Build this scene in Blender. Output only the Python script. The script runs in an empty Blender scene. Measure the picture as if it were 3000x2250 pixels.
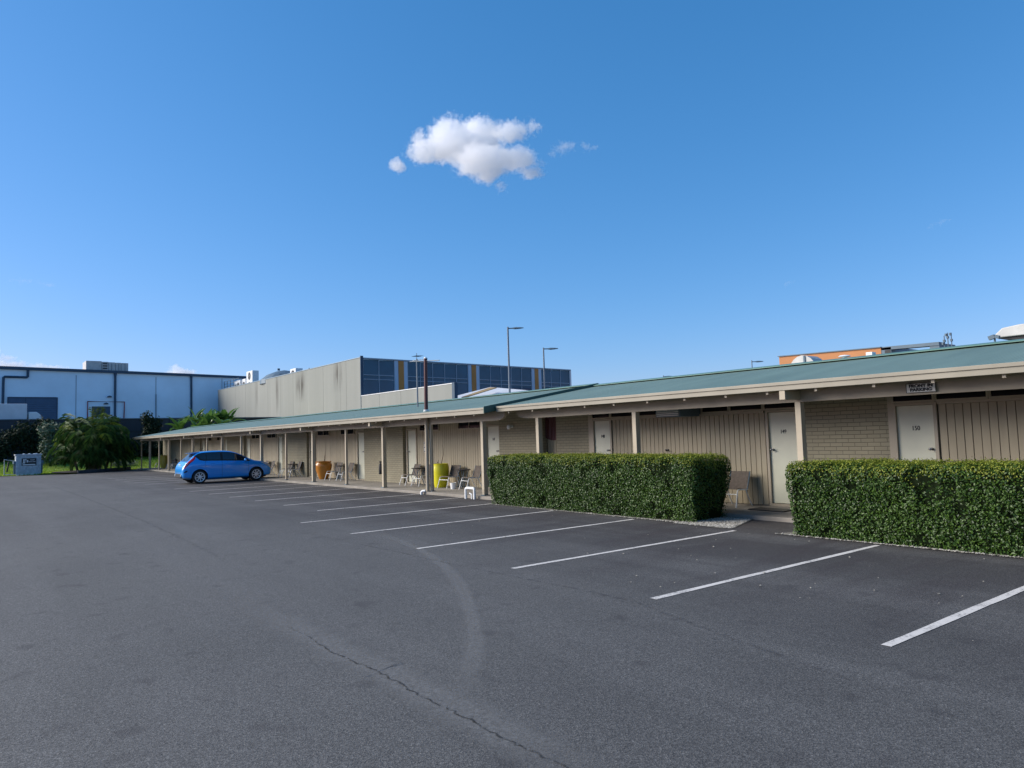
import bpy, bmesh, math, random
import numpy as np
from mathutils import Vector, Matrix

# ------------------------------------------------------------------ camera, sky, sun, exposure
S = bpy.context.scene
COL = S.collection
rad = math.radians
CAM_H = 1.73
pitch, roll, yaw = rad(4.0741), rad(-1.75034), rad(52.24049)
fw = Vector((-math.sin(yaw) * math.cos(pitch), math.cos(yaw) * math.cos(pitch), math.sin(pitch)))
r0 = Vector((math.cos(yaw), math.sin(yaw), 0))
u0 = r0.cross(fw)
rt = r0 * math.cos(roll) + u0 * math.sin(roll)
up = u0 * math.cos(roll) - r0 * math.sin(roll)
cam = bpy.data.objects.new("camera", bpy.data.cameras.new("camera"))
COL.objects.link(cam)
M3 = Matrix((rt, up, -fw)).transposed()
cam.matrix_world = Matrix.Translation((0, 0, CAM_H)) @ M3.to_4x4()
cam.data.sensor_width = 36.0
cam.data.lens = 36.0 * 2137.64 / 3000.0
cam.data.clip_end = 6000
S.camera = cam

SUN_AZ, SUN_EL = -138.0, 28.0          # degrees clockwise from +Y, and above the horizon
W = bpy.data.worlds.new("World")
S.world = W
W.use_nodes = True
wn = W.node_tree
sky = wn.nodes.new('ShaderNodeTexSky')
sky.sky_type = 'NISHITA'
sky.sun_disc = False
sky.sun_elevation = rad(SUN_EL)
sky.sun_rotation = rad(SUN_AZ)
sky.air_density = 1.0
sky.dust_density = 0.3
sky.ozone_density = 5.0
# a clear, deep blue sky whose horizon is less bright than the model's: a per-channel response curve
sep = wn.nodes.new('ShaderNodeSeparateColor')
cmb = wn.nodes.new('ShaderNodeCombineColor')
wn.links.new(sky.outputs[0], sep.inputs[0])
for ch, (gain, ref, gam) in enumerate(((0.45, 0.87, 1.25), (0.86, 1.67, 0.76), (1.02, 3.35, 0.70))):
    d_ = wn.nodes.new('ShaderNodeMath')
    d_.operation = 'DIVIDE'
    d_.inputs[1].default_value = ref
    p_ = wn.nodes.new('ShaderNodeMath')
    p_.operation = 'POWER'
    p_.inputs[1].default_value = gam
    m_ = wn.nodes.new('ShaderNodeMath')
    m_.operation = 'MULTIPLY'
    m_.inputs[1].default_value = ref * gain
    wn.links.new(sep.outputs[ch], d_.inputs[0])
    wn.links.new(d_.outputs[0], p_.inputs[0])
    wn.links.new(p_.outputs[0], m_.inputs[0])
    wn.links.new(m_.outputs[0], cmb.inputs[ch])
wn.links.new(cmb.outputs[0], wn.nodes['Background'].inputs[0])
wn.nodes['Background'].inputs[1].default_value = 0.081

sd = bpy.data.lights.new("sun", 'SUN')
sd.energy = 2.6
sd.angle = rad(42)
sd.color = (1.0, 0.93, 0.83)
sun = bpy.data.objects.new("sun", sd)
COL.objects.link(sun)
sdir = Vector((math.sin(rad(SUN_AZ)) * math.cos(rad(SUN_EL)), math.cos(rad(SUN_AZ)) * math.cos(rad(SUN_EL)), math.sin(rad(SUN_EL))))
sun.rotation_euler = (-sdir).to_track_quat('-Z', 'Y').to_euler()
sun.location = (0, 0, 60)

S.view_settings.view_transform = 'Standard'
S.view_settings.look = 'None'
S.view_settings.gamma = 1.0
S.view_settings.exposure = 1.2
S.cycles.volume_bounces = 32
S.cycles.volume_step_rate = 0.3
S.cycles.volume_max_steps = 400
S.cycles.use_denoising = True
R = random.Random(7)

# ------------------------------------------------------------------ helpers
ABS = {}


def tag(o, label=None, cat=None, group=None, kind=None):
    for k, v in (('label', label), ('category', cat), ('group', group), ('kind', kind)):
        if v:
            o[k] = v
    return o


def thing(name, label, cat, loc=(0, 0, 0), group=None):
    o = bpy.data.objects.new(name, None)
    o.empty_display_size = 0.2
    COL.objects.link(o)
    o.location = loc
    ABS[o.name] = Vector(loc)
    return tag(o, label, cat, group)


def copy_tree(o, parent=None):
    c = o.copy()
    COL.objects.link(c)
    if parent is not None:
        c.parent = parent
    ABS[c.name] = ABS[o.name].copy()
    for ch in list(o.children):
        copy_tree(ch, c)
    return c


class MB:
    def __init__(s):
        s.v, s.f, s.m = [], [], []

    def add(s, vs, fs, m=0):
        b = len(s.v)
        s.v.extend([tuple(p) for p in vs])
        s.f.extend([tuple(b + i for i in f) for f in fs])
        s.m.extend([m] * len(fs))
        return s

    def box(s, x0, x1, y0, y1, z0, z1, m=0):
        x0, x1 = min(x0, x1), max(x0, x1)
        y0, y1 = min(y0, y1), max(y0, y1)
        z0, z1 = min(z0, z1), max(z0, z1)
        vs = [(x, y, z) for z in (z0, z1) for y in (y0, y1) for x in (x0, x1)]
        return s.add(vs, [(0, 2, 3, 1), (4, 5, 7, 6), (0, 1, 5, 4), (2, 6, 7, 3), (0, 4, 6, 2), (1, 3, 7, 5)], m)

    def obox(s, c, ax, ay, az, m=0):
        c, ax, ay, az = Vector(c), Vector(ax), Vector(ay), Vector(az)
        vs = [c + ax * i + ay * j + az * k for k in (-1, 1) for j in (-1, 1) for i in (-1, 1)]
        return s.add(vs, [(0, 2, 3, 1), (4, 5, 7, 6), (0, 1, 5, 4), (2, 6, 7, 3), (0, 4, 6, 2), (1, 3, 7, 5)], m)

    def bar(s, a, b, w, h, upv=(0, 0, 1), m=0):
        a, b = Vector(a), Vector(b)
        d = (b - a)
        L = d.length
        d = d / L
        side = d.cross(Vector(upv))
        if side.length < 1e-4:
            side = d.cross(Vector((1, 0, 0)))
        side.normalize()
        u = side.cross(d).normalized()
        return s.obox((a + b) / 2, d * L / 2, side * w / 2, u * h / 2, m)

    def tube(s, pts, r, n=8, cap=True, m=0):
        pts = [Vector(p) for p in pts]
        rs = r if isinstance(r, (list, tuple)) else [r] * len(pts)
        rings, prev = [], None
        for i, p in enumerate(pts):
            if i == 0:
                t = pts[1] - pts[0]
            elif i == len(pts) - 1:
                t = pts[-1] - pts[-2]
            else:
                t = (pts[i + 1] - p).normalized() + (p - pts[i - 1]).normalized()
            t.normalize()
            if prev is None:
                a = Vector((0, 0, 1)) if abs(t.z) < .9 else Vector((1, 0, 0))
                e1 = t.cross(a).normalized()
            else:
                e1 = (prev - t * prev.dot(t)).normalized()
            prev = e1
            e2 = t.cross(e1)
            rings.append([p + (e1 * math.cos(2 * math.pi * k / n) + e2 * math.sin(2 * math.pi * k / n)) * rs[i] for k in range(n)])
        vs = [p for q in rings for p in q]
        fs = [(i * n + k, i * n + (k + 1) % n, (i + 1) * n + (k + 1) % n, (i + 1) * n + k) for i in range(len(pts) - 1) for k in range(n)]
        if cap:
            fs.append(tuple(range(n - 1, -1, -1)))
            fs.append(tuple((len(pts) - 1) * n + k for k in range(n)))
        return s.add(vs, fs, m)

    def lathe(s, prof, c=(0, 0, 0), n=28, m=0):
        vs = [(c[0] + r * math.cos(2 * math.pi * k / n), c[1] + r * math.sin(2 * math.pi * k / n), c[2] + z) for r, z in prof for k in range(n)]
        fs = [(i * n + k, i * n + (k + 1) % n, (i + 1) * n + (k + 1) % n, (i + 1) * n + k) for i in range(len(prof) - 1) for k in range(n)]
        return s.add(vs, fs, m)

    def prism(s, poly, axis, a0, a1, m=0):
        """poly in the two other axes; axis 'x','y' or 'z'"""
        def P(p, a):
            return {'x': (a, p[0], p[1]), 'y': (p[0], a, p[1]), 'z': (p[0], p[1], a)}[axis]
        n = len(poly)
        vs = [P(p, a0) for p in poly] + [P(p, a1) for p in poly]
        fs = [tuple(range(n)), tuple(range(2 * n - 1, n - 1, -1))] + [(i, n + i, n + (i + 1) % n, (i + 1) % n) for i in range(n)]
        return s.add(vs, fs, m)

    def build(s, name, mats, parent=None, smooth=False, bevel=0, world=True):
        me = bpy.data.meshes.new(name)
        off = ABS[parent.name] if (parent is not None and world) else Vector((0, 0, 0))
        vs = [(x - off[0], y - off[1], z - off[2]) for x, y, z in s.v] if off.length else s.v
        me.from_pydata(vs, [], s.f)
        if not isinstance(mats, (list, tuple)):
            mats = [mats]
        for m in mats:
            me.materials.append(m)
        if len(mats) > 1:
            me.polygons.foreach_set('material_index', s.m)
        bm = bmesh.new()
        bm.from_mesh(me)
        bmesh.ops.recalc_face_normals(bm, faces=bm.faces)
        bm.to_mesh(me)
        bm.free()
        if smooth:
            me.polygons.foreach_set('use_smooth', [True] * len(me.polygons))
            me.set_sharp_from_angle(angle=rad(42))
        me.update()
        o = bpy.data.objects.new(name, me)
        COL.objects.link(o)
        ABS[o.name] = off.copy()
        if parent is not None:
            o.parent = parent
        if bevel:
            b = o.modifiers.new('bevel', 'BEVEL')
            b.width = bevel
            b.segments = 2
            b.limit_method = 'ANGLE'
            b.angle_limit = rad(40)
        return o


def fast_mesh(name, verts, faces, mat, parent=None, smooth=False):
    """big leaf meshes from numpy arrays, in world coordinates"""
    off = ABS[parent.name] if parent is not None else Vector((0, 0, 0))
    me = bpy.data.meshes.new(name)
    verts = np.asarray(verts, dtype=np.float32) - np.array(off, dtype=np.float32)
    faces = np.asarray(faces, dtype=np.int32)
    k = faces.shape[1]
    me.vertices.add(len(verts))
    me.vertices.foreach_set('co', verts.ravel())
    me.loops.add(faces.size)
    me.loops.foreach_set('vertex_index', faces.ravel())
    me.polygons.add(len(faces))
    me.polygons.foreach_set('loop_start', np.arange(0, faces.size, k, dtype=np.int32))
    me.update(calc_edges=True)
    me.validate()
    me.materials.append(mat)
    o = bpy.data.objects.new(name, me)
    COL.objects.link(o)
    ABS[o.name] = off.copy()
    if parent is not None:
        o.parent = parent
    return o


def text_mesh(txt, size, name, mat, parent, loc, xdir, zdir=(0, 0, 1), depth=.004, bold=0.0, sx=1.0):
    cu = bpy.data.curves.new(name, 'FONT')
    cu.body = txt
    cu.size = size
    cu.align_x = 'CENTER'
    cu.align_y = 'CENTER'
    cu.extrude = depth
    cu.offset = bold
    t = bpy.data.objects.new('lettering_source', cu)
    COL.objects.link(t)
    bpy.context.view_layer.update()
    me = bpy.data.meshes.new_from_object(t.evaluated_get(bpy.context.evaluated_depsgraph_get()))
    bpy.data.objects.remove(t)
    bpy.data.curves.remove(cu)
    me.name = name
    me.materials.clear()
    me.materials.append(mat)
    X, Z = Vector(xdir).normalized(), Vector(zdir).normalized()
    N = X.cross(Z)
    off = ABS[parent.name]
    base = Vector(loc) - off
    for v in me.vertices:
        v.co = base + X * v.co.x * sx + Z * v.co.y + N * v.co.z
    o = bpy.data.objects.new(name, me)
    COL.objects.link(o)
    ABS[o.name] = off.copy()
    o.parent = parent
    return o


# ------------------------------------------------------------------ materials
def nodes(name):
    m = bpy.data.materials.new(name)
    m.use_nodes = True
    nt = m.node_tree
    return m, nt, nt.nodes['Principled BSDF']


def N(nt, t, **kw):
    n = nt.nodes.new(t)
    for k, v in kw.items():
        setattr(n, k, v)
    return n


def mixc(nt, fac, a, b, mode='MIX'):
    n = N(nt, 'ShaderNodeMix', data_type='RGBA', blend_type=mode)
    for sock, v in ((n.inputs[0], fac), (n.inputs[6], a), (n.inputs[7], b)):
        if isinstance(v, (int, float)):
            sock.default_value = v
        elif isinstance(v, tuple):
            sock.default_value = v if len(v) == 4 else (*v, 1)
        else:
            nt.links.new(v, sock)
    return n.outputs[2]


def noise(nt, vec, scale, detail=4, rough=.55, dist=0):
    n = N(nt, 'ShaderNodeTexNoise')
    n.inputs['Scale'].default_value = scale
    n.inputs['Detail'].default_value = detail
    n.inputs['Roughness'].default_value = rough
    n.inputs['Distortion'].default_value = dist
    if vec is not None:
        nt.links.new(vec, n.inputs['Vector'])
    return n.outputs[0]


def ramp(nt, fac, stops):
    n = N(nt, 'ShaderNodeValToRGB')
    while len(n.color_ramp.elements) < len(stops):
        n.color_ramp.elements.new(.5)
    for e, (p, c) in zip(n.color_ramp.elements, stops):
        e.position = p
        e.color = (c, c, c, 1) if isinstance(c, (int, float)) else (*c, 1)
    nt.links.new(fac, n.inputs[0])
    return n.outputs[0]


def math_(nt, op, a, b=None, c=None):
    n = N(nt, 'ShaderNodeMath', operation=op)
    for i, v in enumerate((a, b, c)):
        if v is None:
            continue
        if isinstance(v, (int, float)):
            n.inputs[i].default_value = v
        else:
            nt.links.new(v, n.inputs[i])
    return n.outputs[0]


def world_pos(nt, scale=(1, 1, 1)):
    g = N(nt, 'ShaderNodeNewGeometry')
    mp = N(nt, 'ShaderNodeMapping')
    mp.inputs['Scale'].default_value = scale
    nt.links.new(g.outputs['Position'], mp.inputs[0])
    return mp.outputs[0]


def bump(nt, bsdf, h, strength=.3, dist=.01):
    b = N(nt, 'ShaderNodeBump')
    b.inputs['Strength'].default_value = strength
    b.inputs['Distance'].default_value = dist
    nt.links.new(h, b.inputs['Height'])
    nt.links.new(b.outputs[0], bsdf.inputs['Normal'])


def paint(name, c, rough=.6, var=.12, scale=1.5, streak=False, metal=0.0, spec=.4, grain=0.0, dirt=None):
    m, nt, b = nodes(name)
    v = world_pos(nt, (1, 1, .12) if streak else (1, 1, 1))
    f = noise(nt, v, scale, 6, .6)
    lo = tuple(x * (1 - var * 1.6) for x in c)
    hi = tuple(min(1, x * (1 + var)) for x in c)
    colr = mixc(nt, ramp(nt, f, [(.3, 0.0), (.7, 1.0)]), lo, hi)
    if dirt:
        f2 = noise(nt, world_pos(nt, (1, 1, .3)), 3.1, 7, .65)
        colr = mixc(nt, ramp(nt, f2, [(.55, 0.0), (.8, .55)]), colr, dirt)
    nt.links.new(colr, b.inputs['Base Color'])
    b.inputs['Roughness'].default_value = rough
    b.inputs['Metallic'].default_value = metal
    b.inputs['Specular IOR Level'].default_value = spec
    if grain:
        bump(nt, b, noise(nt, world_pos(nt), 60, 3), grain, .004)
    return m


def leafmat(name, c, c2, rough=.35, trans=.25, spec=.5):
    """leaves: a tint of their own for every leaf, a bit of light through the blade"""
    m, nt, b = nodes(name)
    g = N(nt, 'ShaderNodeNewGeometry')
    f = noise(nt, world_pos(nt), 1.3, 3)
    k = math_(nt, 'ADD', math_(nt, 'MULTIPLY', g.outputs['Random Per Island'], .65), math_(nt, 'MULTIPLY', f, .5))
    colr = mixc(nt, ramp(nt, k, [(.25, 0.0), (.85, 1.0)]), c, c2)
    nt.links.new(colr, b.inputs['Base Color'])
    b.inputs['Roughness'].default_value = rough
    b.inputs['Specular IOR Level'].default_value = spec
    tr = N(nt, 'ShaderNodeBsdfTranslucent')
    nt.links.new(colr, tr.inputs[0])
    mx = N(nt, 'ShaderNodeMixShader')
    mx.inputs[0].default_value = trans
    nt.links.new(b.outputs[0], mx.inputs[1])
    nt.links.new(tr.outputs[0], mx.inputs[2])
    nt.links.new(mx.outputs[0], nt.nodes['Material Output'].inputs[0])
    return m


def asphalt_mat():
    m, nt, b = nodes('asphalt')
    p = world_pos(nt)
    big = noise(nt, p, .16, 5, .6, .6)
    mid = noise(nt, p, 1.1, 6, .65)
    fine = noise(nt, p, 55, 3, .7)
    vo = N(nt, 'ShaderNodeTexVoronoi')
    vo.inputs['Scale'].default_value = 115
    nt.links.new(p, vo.inputs['Vector'])
    base = mixc(nt, ramp(nt, big, [(.32, 0.0), (.68, 1.0)]), (.070, .068, .064), (.122, .118, .110))
    base = mixc(nt, ramp(nt, mid, [(.3, 0.0), (.7, .5)]), base, (.105, .102, .096))
    # parking bays: the older, browner and darker seal on the building side of the bay ends
    sx = N(nt, 'ShaderNodeSeparateXYZ')
    nt.links.new(p, sx.inputs[0])
    edge = math_(nt, 'ADD', sx.outputs[1], math_(nt, 'MULTIPLY', math_(nt, 'SUBTRACT', noise(nt, p, .55, 6, .6), .5), 3.4))
    bay = ramp(nt, math_(nt, 'DIVIDE', edge, 20.0), [(.26, 0.0), (.50, 1.0)])
    base = mixc(nt, math_(nt, 'MULTIPLY', bay, .80), base, (.040, .035, .034))
    # traffic polish along the lane and dull streaks down the bays
    ln_ = noise(nt, world_pos(nt, (.10, .9, 1)), 1.0, 5, .6)
    base = mixc(nt, ramp(nt, ln_, [(.46, 0.0), (.64, .5)]), base, (.135, .131, .124))
    bs = noise(nt, world_pos(nt, (1.5, .22, 1)), 1.0, 5, .6)
    k_ = math_(nt, 'MULTIPLY', ramp(nt, bs, [(.48, 0.0), (.62, .75)]), bay)
    base = mixc(nt, k_, base, (.046, .038, .038))
    # pale dusty patches left where cars stand
    du = noise(nt, world_pos(nt, (.9, .5, 1)), 1.3, 7, .7, .8)
    base = mixc(nt, math_(nt, 'MULTIPLY', ramp(nt, du, [(.54, 0.0), (.70, .6)]), bay), base, (.105, .10, .094))
    # aggregate: pale and dark stones
    st = ramp(nt, vo.outputs['Color'], [(.12, .45), (.5, .95), (.88, 1.6), (1.0, 2.6)])
    base = mixc(nt, .92, base, mixc(nt, 1.0, base, st, 'MULTIPLY'))
    base = mixc(nt, ramp(nt, fine, [(.35, .4), (.6, 0.0)]), base, (.035, .035, .038))
    # scattered oil and dirt spots
    sp = noise(nt, p, 2.7, 2, .4)
    base = mixc(nt, ramp(nt, sp, [(.63, 0.0), (.74, .5)]), base, (.045, .042, .042))
    nt.links.new(base, b.inputs['Base Color'])
    b.inputs['Roughness'].default_value = .82
    b.inputs['Specular IOR Level'].default_value = .35
    h = math_(nt, 'ADD', math_(nt, 'MULTIPLY', vo.outputs['Distance'], .7), fine)
    bump(nt, b, h, .55, .006)
    return m


def brick_mat(name, c1, c2, mortar, w=.25, h=.078):
    m, nt, b = nodes(name)
    g = N(nt, 'ShaderNodeNewGeometry')
    sx = N(nt, 'ShaderNodeSeparateXYZ')
    nt.links.new(g.outputs['Position'], sx.inputs[0])
    cb = N(nt, 'ShaderNodeCombineXYZ')
    nt.links.new(math_(nt, 'ADD', sx.outputs[0], sx.outputs[1]), cb.inputs[0])
    nt.links.new(sx.outputs[2], cb.inputs[1])
    br = N(nt, 'ShaderNodeTexBrick')
    nt.links.new(cb.outputs[0], br.inputs['Vector'])
    br.inputs['Scale'].default_value = 1.0
    br.inputs['Brick Width'].default_value = w
    br.inputs['Row Height'].default_value = h
    br.inputs['Mortar Size'].default_value = .006
    br.inputs['Mortar Smooth'].default_value = .3
    br.inputs['Color1'].default_value = (*c1, 1)
    br.inputs['Color2'].default_value = (*c2, 1)
    br.inputs['Mortar'].default_value = (*mortar, 1)
    f = noise(nt, world_pos(nt), 2.2, 5)
    colr = mixc(nt, ramp(nt, f, [(.3, .25), (.7, 0.0)]), br.outputs[0], tuple(x * .7 for x in c1))
    nt.links.new(colr, b.inputs['Base Color'])
    b.inputs['Roughness'].default_value = .75
    b.inputs['Specular IOR Level'].default_value = .3
    bump(nt, b, math_(nt, 'SUBTRACT', 1.0, br.outputs['Fac']), .8, .006)
    return m


def ribbed(name, c, pitch, rough=.5, depth=.012, axis=0, var=.1, metal=0.0, streak_axis=None):
    """corrugated or ribbed sheet: the ribs are in the bump, weathering in the colour"""
    m, nt, b = nodes(name)
    g = N(nt, 'ShaderNodeNewGeometry')
    sx = N(nt, 'ShaderNodeSeparateXYZ')
    nt.links.new(g.outputs['Position'], sx.inputs[0])
    w = math_(nt, 'SINE', math_(nt, 'MULTIPLY', sx.outputs[axis], 2 * math.pi / pitch))
    sc = [1.4, 1.4, 1.4]
    if streak_axis is not None:
        sc[streak_axis] = .15
    f = noise(nt, world_pos(nt, tuple(sc)), 1.0, 6, .62)
    f2 = noise(nt, world_pos(nt), .35, 3)
    colr = mixc(nt, ramp(nt, f, [(.3, 0.0), (.7, 1.0)]), tuple(x * (1 - var * 1.5) for x in c), tuple(min(1, x * (1 + var)) for x in c))
    colr = mixc(nt, ramp(nt, f2, [(.35, .22), (.65, 0.0)]), colr, tuple(x * .8 + .03 for x in c))
    nt.links.new(colr, b.inputs['Base Color'])
    b.inputs['Roughness'].default_value = rough
    b.inputs['Metallic'].default_value = metal
    b.inputs['Specular IOR Level'].default_value = .4
    bump(nt, b, w, .5, depth)
    return m


def concrete_wall_mat():
    m, nt, b = nodes('stained_concrete')
    st = noise(nt, world_pos(nt, (.8, .8, .05)), 1.0, 5, .55)
    bl = noise(nt, world_pos(nt), .22, 5, .6)
    c = mixc(nt, ramp(nt, st, [(.28, 0.0), (.72, 1.0)]), (.265, .268, .24), (.318, .32, .288))
    c = mixc(nt, ramp(nt, bl, [(.35, .45), (.65, 0.0)]), c, (.27, .278, .25))
    # dark runs of mould below the parapet: narrow noise streaks in two known spots on the wall
    g = N(nt, 'ShaderNodeNewGeometry')
    sx = N(nt, 'ShaderNodeSeparateXYZ')
    nt.links.new(g.outputs['Position'], sx.inputs[0])
    tot = None
    for cx, hw, zt, zl in ((-71.0, 1.5, 8.3, 2.4), (-62.0, 1.1, 8.6, 2.3), (-77.5, .5, 8.6, 3.6), (-84.0, .5, 8.6, 3.0)):
        d = math_(nt, 'SUBTRACT', 1.0, math_(nt, 'DIVIDE', math_(nt, 'ABSOLUTE', math_(nt, 'SUBTRACT', sx.outputs[0], cx)), hw))
        zz = math_(nt, 'SUBTRACT', 1.0, math_(nt, 'DIVIDE', math_(nt, 'ABSOLUTE', math_(nt, 'SUBTRACT', sx.outputs[2], zt - zl * .35)), zl * .75))
        k = math_(nt, 'MULTIPLY', math_(nt, 'MAXIMUM', d, 0.0), math_(nt, 'MAXIMUM', zz, 0.0))
        tot = k if tot is None else math_(nt, 'MAXIMUM', tot, k)
    run = noise(nt, world_pos(nt, (3.2, 3.2, .16)), 1.0, 5, .7)
    k = math_(nt, 'MULTIPLY', tot, ramp(nt, run, [(.38, 0.0), (.62, 1.6)]))
    k = math_(nt, 'MINIMUM', k, .85)
    c = mixc(nt, k, c, (.07, .062, .052))
    nt.links.new(c, b.inputs['Base Color'])
    b.inputs['Roughness'].default_value = .9
    b.inputs['Specular IOR Level'].default_value = .2
    return m


def glass_mat(name, c, rough=.05, spec=.6):
    m, nt, b = nodes(name)
    f = noise(nt, world_pos(nt), .6, 3)
    colr = mixc(nt, f, tuple(x * .6 for x in c), tuple(x * 1.4 for x in c))
    nt.links.new(colr, b.inputs['Base Color'])
    b.inputs['Roughness'].default_value = rough
    b.inputs['Specular IOR Level'].default_value = spec
    return m


def line_mat():
    m, nt, b = nodes('worn_white_road_paint')
    f = noise(nt, world_pos(nt), 26, 6, .75)
    f2 = noise(nt, world_pos(nt), 3.0, 4)
    k = math_(nt, 'ADD', math_(nt, 'MULTIPLY', f, .8), math_(nt, 'MULTIPLY', f2, .35))
    c = mixc(nt, ramp(nt, k, [(.44, 0.0), (.58, 1.0)]), (.20, .19, .18), (.64, .60, .545))
    nt.links.new(c, b.inputs['Base Color'])
    b.inputs['Roughness'].default_value = .75
    return m


def worn_mark(name, c, lo, hi, amax=.75, grain=9):
    """a mark lying on the asphalt, broken up so that the seal shows through and thinning out towards its edges"""
    m, nt, b = nodes(name)
    f = noise(nt, world_pos(nt), grain, 7, .75)
    at = N(nt, 'ShaderNodeAttribute', attribute_name='fade')
    b.inputs['Base Color'].default_value = (*c, 1)
    b.inputs['Roughness'].default_value = .9
    nt.links.new(math_(nt, 'MULTIPLY', ramp(nt, f, [(lo, 0.0), (hi, amax)]), at.outputs['Fac']), b.inputs['Alpha'])
    return m


MAT = {}
MAT['asphalt'] = asphalt_mat()
MAT['line'] = line_mat()
MAT['slab'] = paint('porch_concrete', (.25, .225, .19), .85, .2, 1.2, grain=.3)
MAT['ground'] = paint('bare_ground', (.16, .15, .12), .95, .25, .3)
MAT['grassbase'] = paint('lawn_soil_and_turf', (.22, .33, .045), .95, .35, .8)
MAT['brick'] = brick_mat('painted_beige_brick', (.315, .28, .19), (.285, .252, .17), (.16, .14, .10))
MAT['board'] = paint('painted_boards', (.385, .325, .22), .6, .1, 2.0, streak=True)
MAT['groove'] = paint('dark_board_grooves', (.17, .145, .105), .9, .1, 2)
MAT['beige'] = paint('beige_gloss_trim', (.42, .355, .26), .5, .07, 2.0, dirt=(.28, .235, .175))
MAT['beam'] = paint('beige_trim_eave_shaded', (.33, .275, .20), .55, .08, 1.5)  # column beige made darker: shade of the eave is put into the beam colour
MAT['fascia'] = paint('pale_beige_fascia', (.29, .26, .20), .5, .08, 1.1, dirt=(.25, .22, .165))
MAT['frame'] = paint('beige_window_frame', (.40, .34, .25), .5, .05, 2)
MAT['door'] = paint('cream_door_paint', (.60, .59, .455), .4, .05, 1.5)
MAT['roof'] = ribbed('green_corrugated_roof', (.145, .210, .165), .076, .5, .006, 0, .12, 0.0, 1)
MAT['roofcap'] = paint('green_roof_flashing', (.12, .225, .17), .42, .1, .8)
MAT['verge'] = paint('dark_green_verge', (.035, .085, .065), .5, .1, 2)
MAT['glass'] = glass_mat('dark_highlight_window_glass', (.008, .010, .013), .15, .10)
MAT['metal'] = paint('brushed_door_metal', (.25, .25, .25), .35, .1, 6, metal=.9)
MAT['black'] = paint('black_plastic', (.02, .02, .022), .55, .1, 3)
MAT['white'] = paint('white_paint', (.75, .76, .75), .5, .05, 2)
MAT['pvc'] = paint('white_pvc', (.78, .78, .76), .4, .06, 6)
MAT['chrome'] = paint('pale_tube_metal', (.72, .72, .70), .35, .08, 8)
MAT['sling'] = paint('brown_woven_sling', (.12, .095, .075), .8, .2, 18)
MAT['tabletop'] = paint('dark_brown_table', (.05, .042, .038), .5, .2, 6)
MAT['orange'] = paint('orange_glaze', (.52, .20, .022), .25, .14, 1.6, streak=True, spec=.6)
MAT['yellow'] = paint('yellow_glaze', (.70, .64, .02), .3, .1, 1.6, streak=True, spec=.5)
MAT['ochre'] = paint('ochre_glaze', (.50, .36, .06), .3, .1, 1.6, spec=.5)
MAT['soil'] = paint('potting_soil', (.05, .035, .025), .95, .2, 9)
MAT['twig'] = paint('bare_twig', (.13, .095, .07), .9, .2, 9)
MAT['leaf'] = leafmat('hedge_leaf', (.013, .040, .006), (.072, .138, .018), .42, .16, .35)
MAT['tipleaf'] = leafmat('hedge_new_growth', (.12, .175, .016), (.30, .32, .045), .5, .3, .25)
MAT['hedgecore'] = paint('hedge_dark_core', (.012, .018, .008), 1.0, .3, 7, spec=0)  # near-black fill colour: shade inside the hedge is painted in
MAT['palm'] = leafmat('palm_leaflet', (.022, .060, .015), (.078, .145, .026), .6, .2, .2)
MAT['palmy'] = leafmat('palm_leaflet_yellow_green', (.08, .13, .016), (.17, .22, .03), .6, .25, .2)
MAT['dark'] = leafmat('dark_shrub_leaf', (.010, .022, .012), (.030, .050, .022), .65, .1, .15)
MAT['banana'] = leafmat('banana_leaf', (.045, .12, .025), (.13, .24, .05), .35, .3)
MAT['trunk'] = paint('palm_cane', (.14, .12, .07), .85, .2, 4)
MAT['concrete'] = concrete_wall_mat()
MAT['whblue'] = paint('pale_blue_grey_wall_panel', (.62, .82, .94), .55, .06, .25)
MAT['navy'] = paint('dark_blue_metal_trim', (.025, .065, .11), .5, .12, 1)
MAT['shutter'] = ribbed('blue_roller_shutter', (.05, .10, .17), .22, .5, .03, 2, .1)
MAT['retain'] = paint('dark_retaining_wall', (.045, .05, .06), .85, .15, .6, streak=True)
MAT['redpipe'] = paint('red_fire_pipe', (.28, .02, .03), .45, .1, 2)
MAT['grille'] = paint('grey_unit_casing', (.50, .49, .46), .5, .1, 2)
MAT['zinc'] = paint('galvanised_steel', (.40, .43, .46), .45, .18, 5, metal=.25)
MAT['curtain'] = glass_mat('blue_curtain_glass', (.010, .088, .145), .06, .3)
MAT['spandrel'] = paint('pale_spandrel_panel', (.42, .55, .66), .45, .05, 1)
MAT['orangecol'] = paint('orange_cladding', (.50, .21, .04), .5, .08, 1)
MAT['mullion'] = paint('grey_blue_mullion', (.28, .36, .42), .4, .05, 2)
MAT['pole'] = paint('grey_lamp_pole', (.16, .19, .22), .45, .1, 1, metal=.3)
MAT['maroon'] = paint('maroon_painted_steel', (.095, .03, .03), .55, .15, 1.5)
MAT['terracotta'] = paint('orange_render', (.50, .22, .09), .8, .06, .5)
MAT['slate'] = paint('blue_grey_metal', (.10, .15, .19), .5, .12, .6)
MAT['rust'] = paint('old_ribbed_sheet', (.32, .22, .10), .8, .25, 2)
MAT['palesheet'] = ribbed('pale_roof_sheet', (.62, .64, .66), .2, .5, .03, 0, .06)
MAT['signwhite'] = paint('faded_sign_white', (.74, .72, .64), .6, .08, 5)
MAT['gravel'] = paint('pale_gravel', (.20, .185, .155), .9, .3, 14)
MAT['litter'] = paint('pale_dry_petal', (.34, .31, .25), .8, .1, 5)
MAT['crack'] = worn_mark('asphalt_crack', (.018, .018, .018), .42, .56, .8)
MAT['scuff'] = worn_mark('pale_tyre_scuff', (.21, .207, .20), .28, .72, .8, 24)
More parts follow.
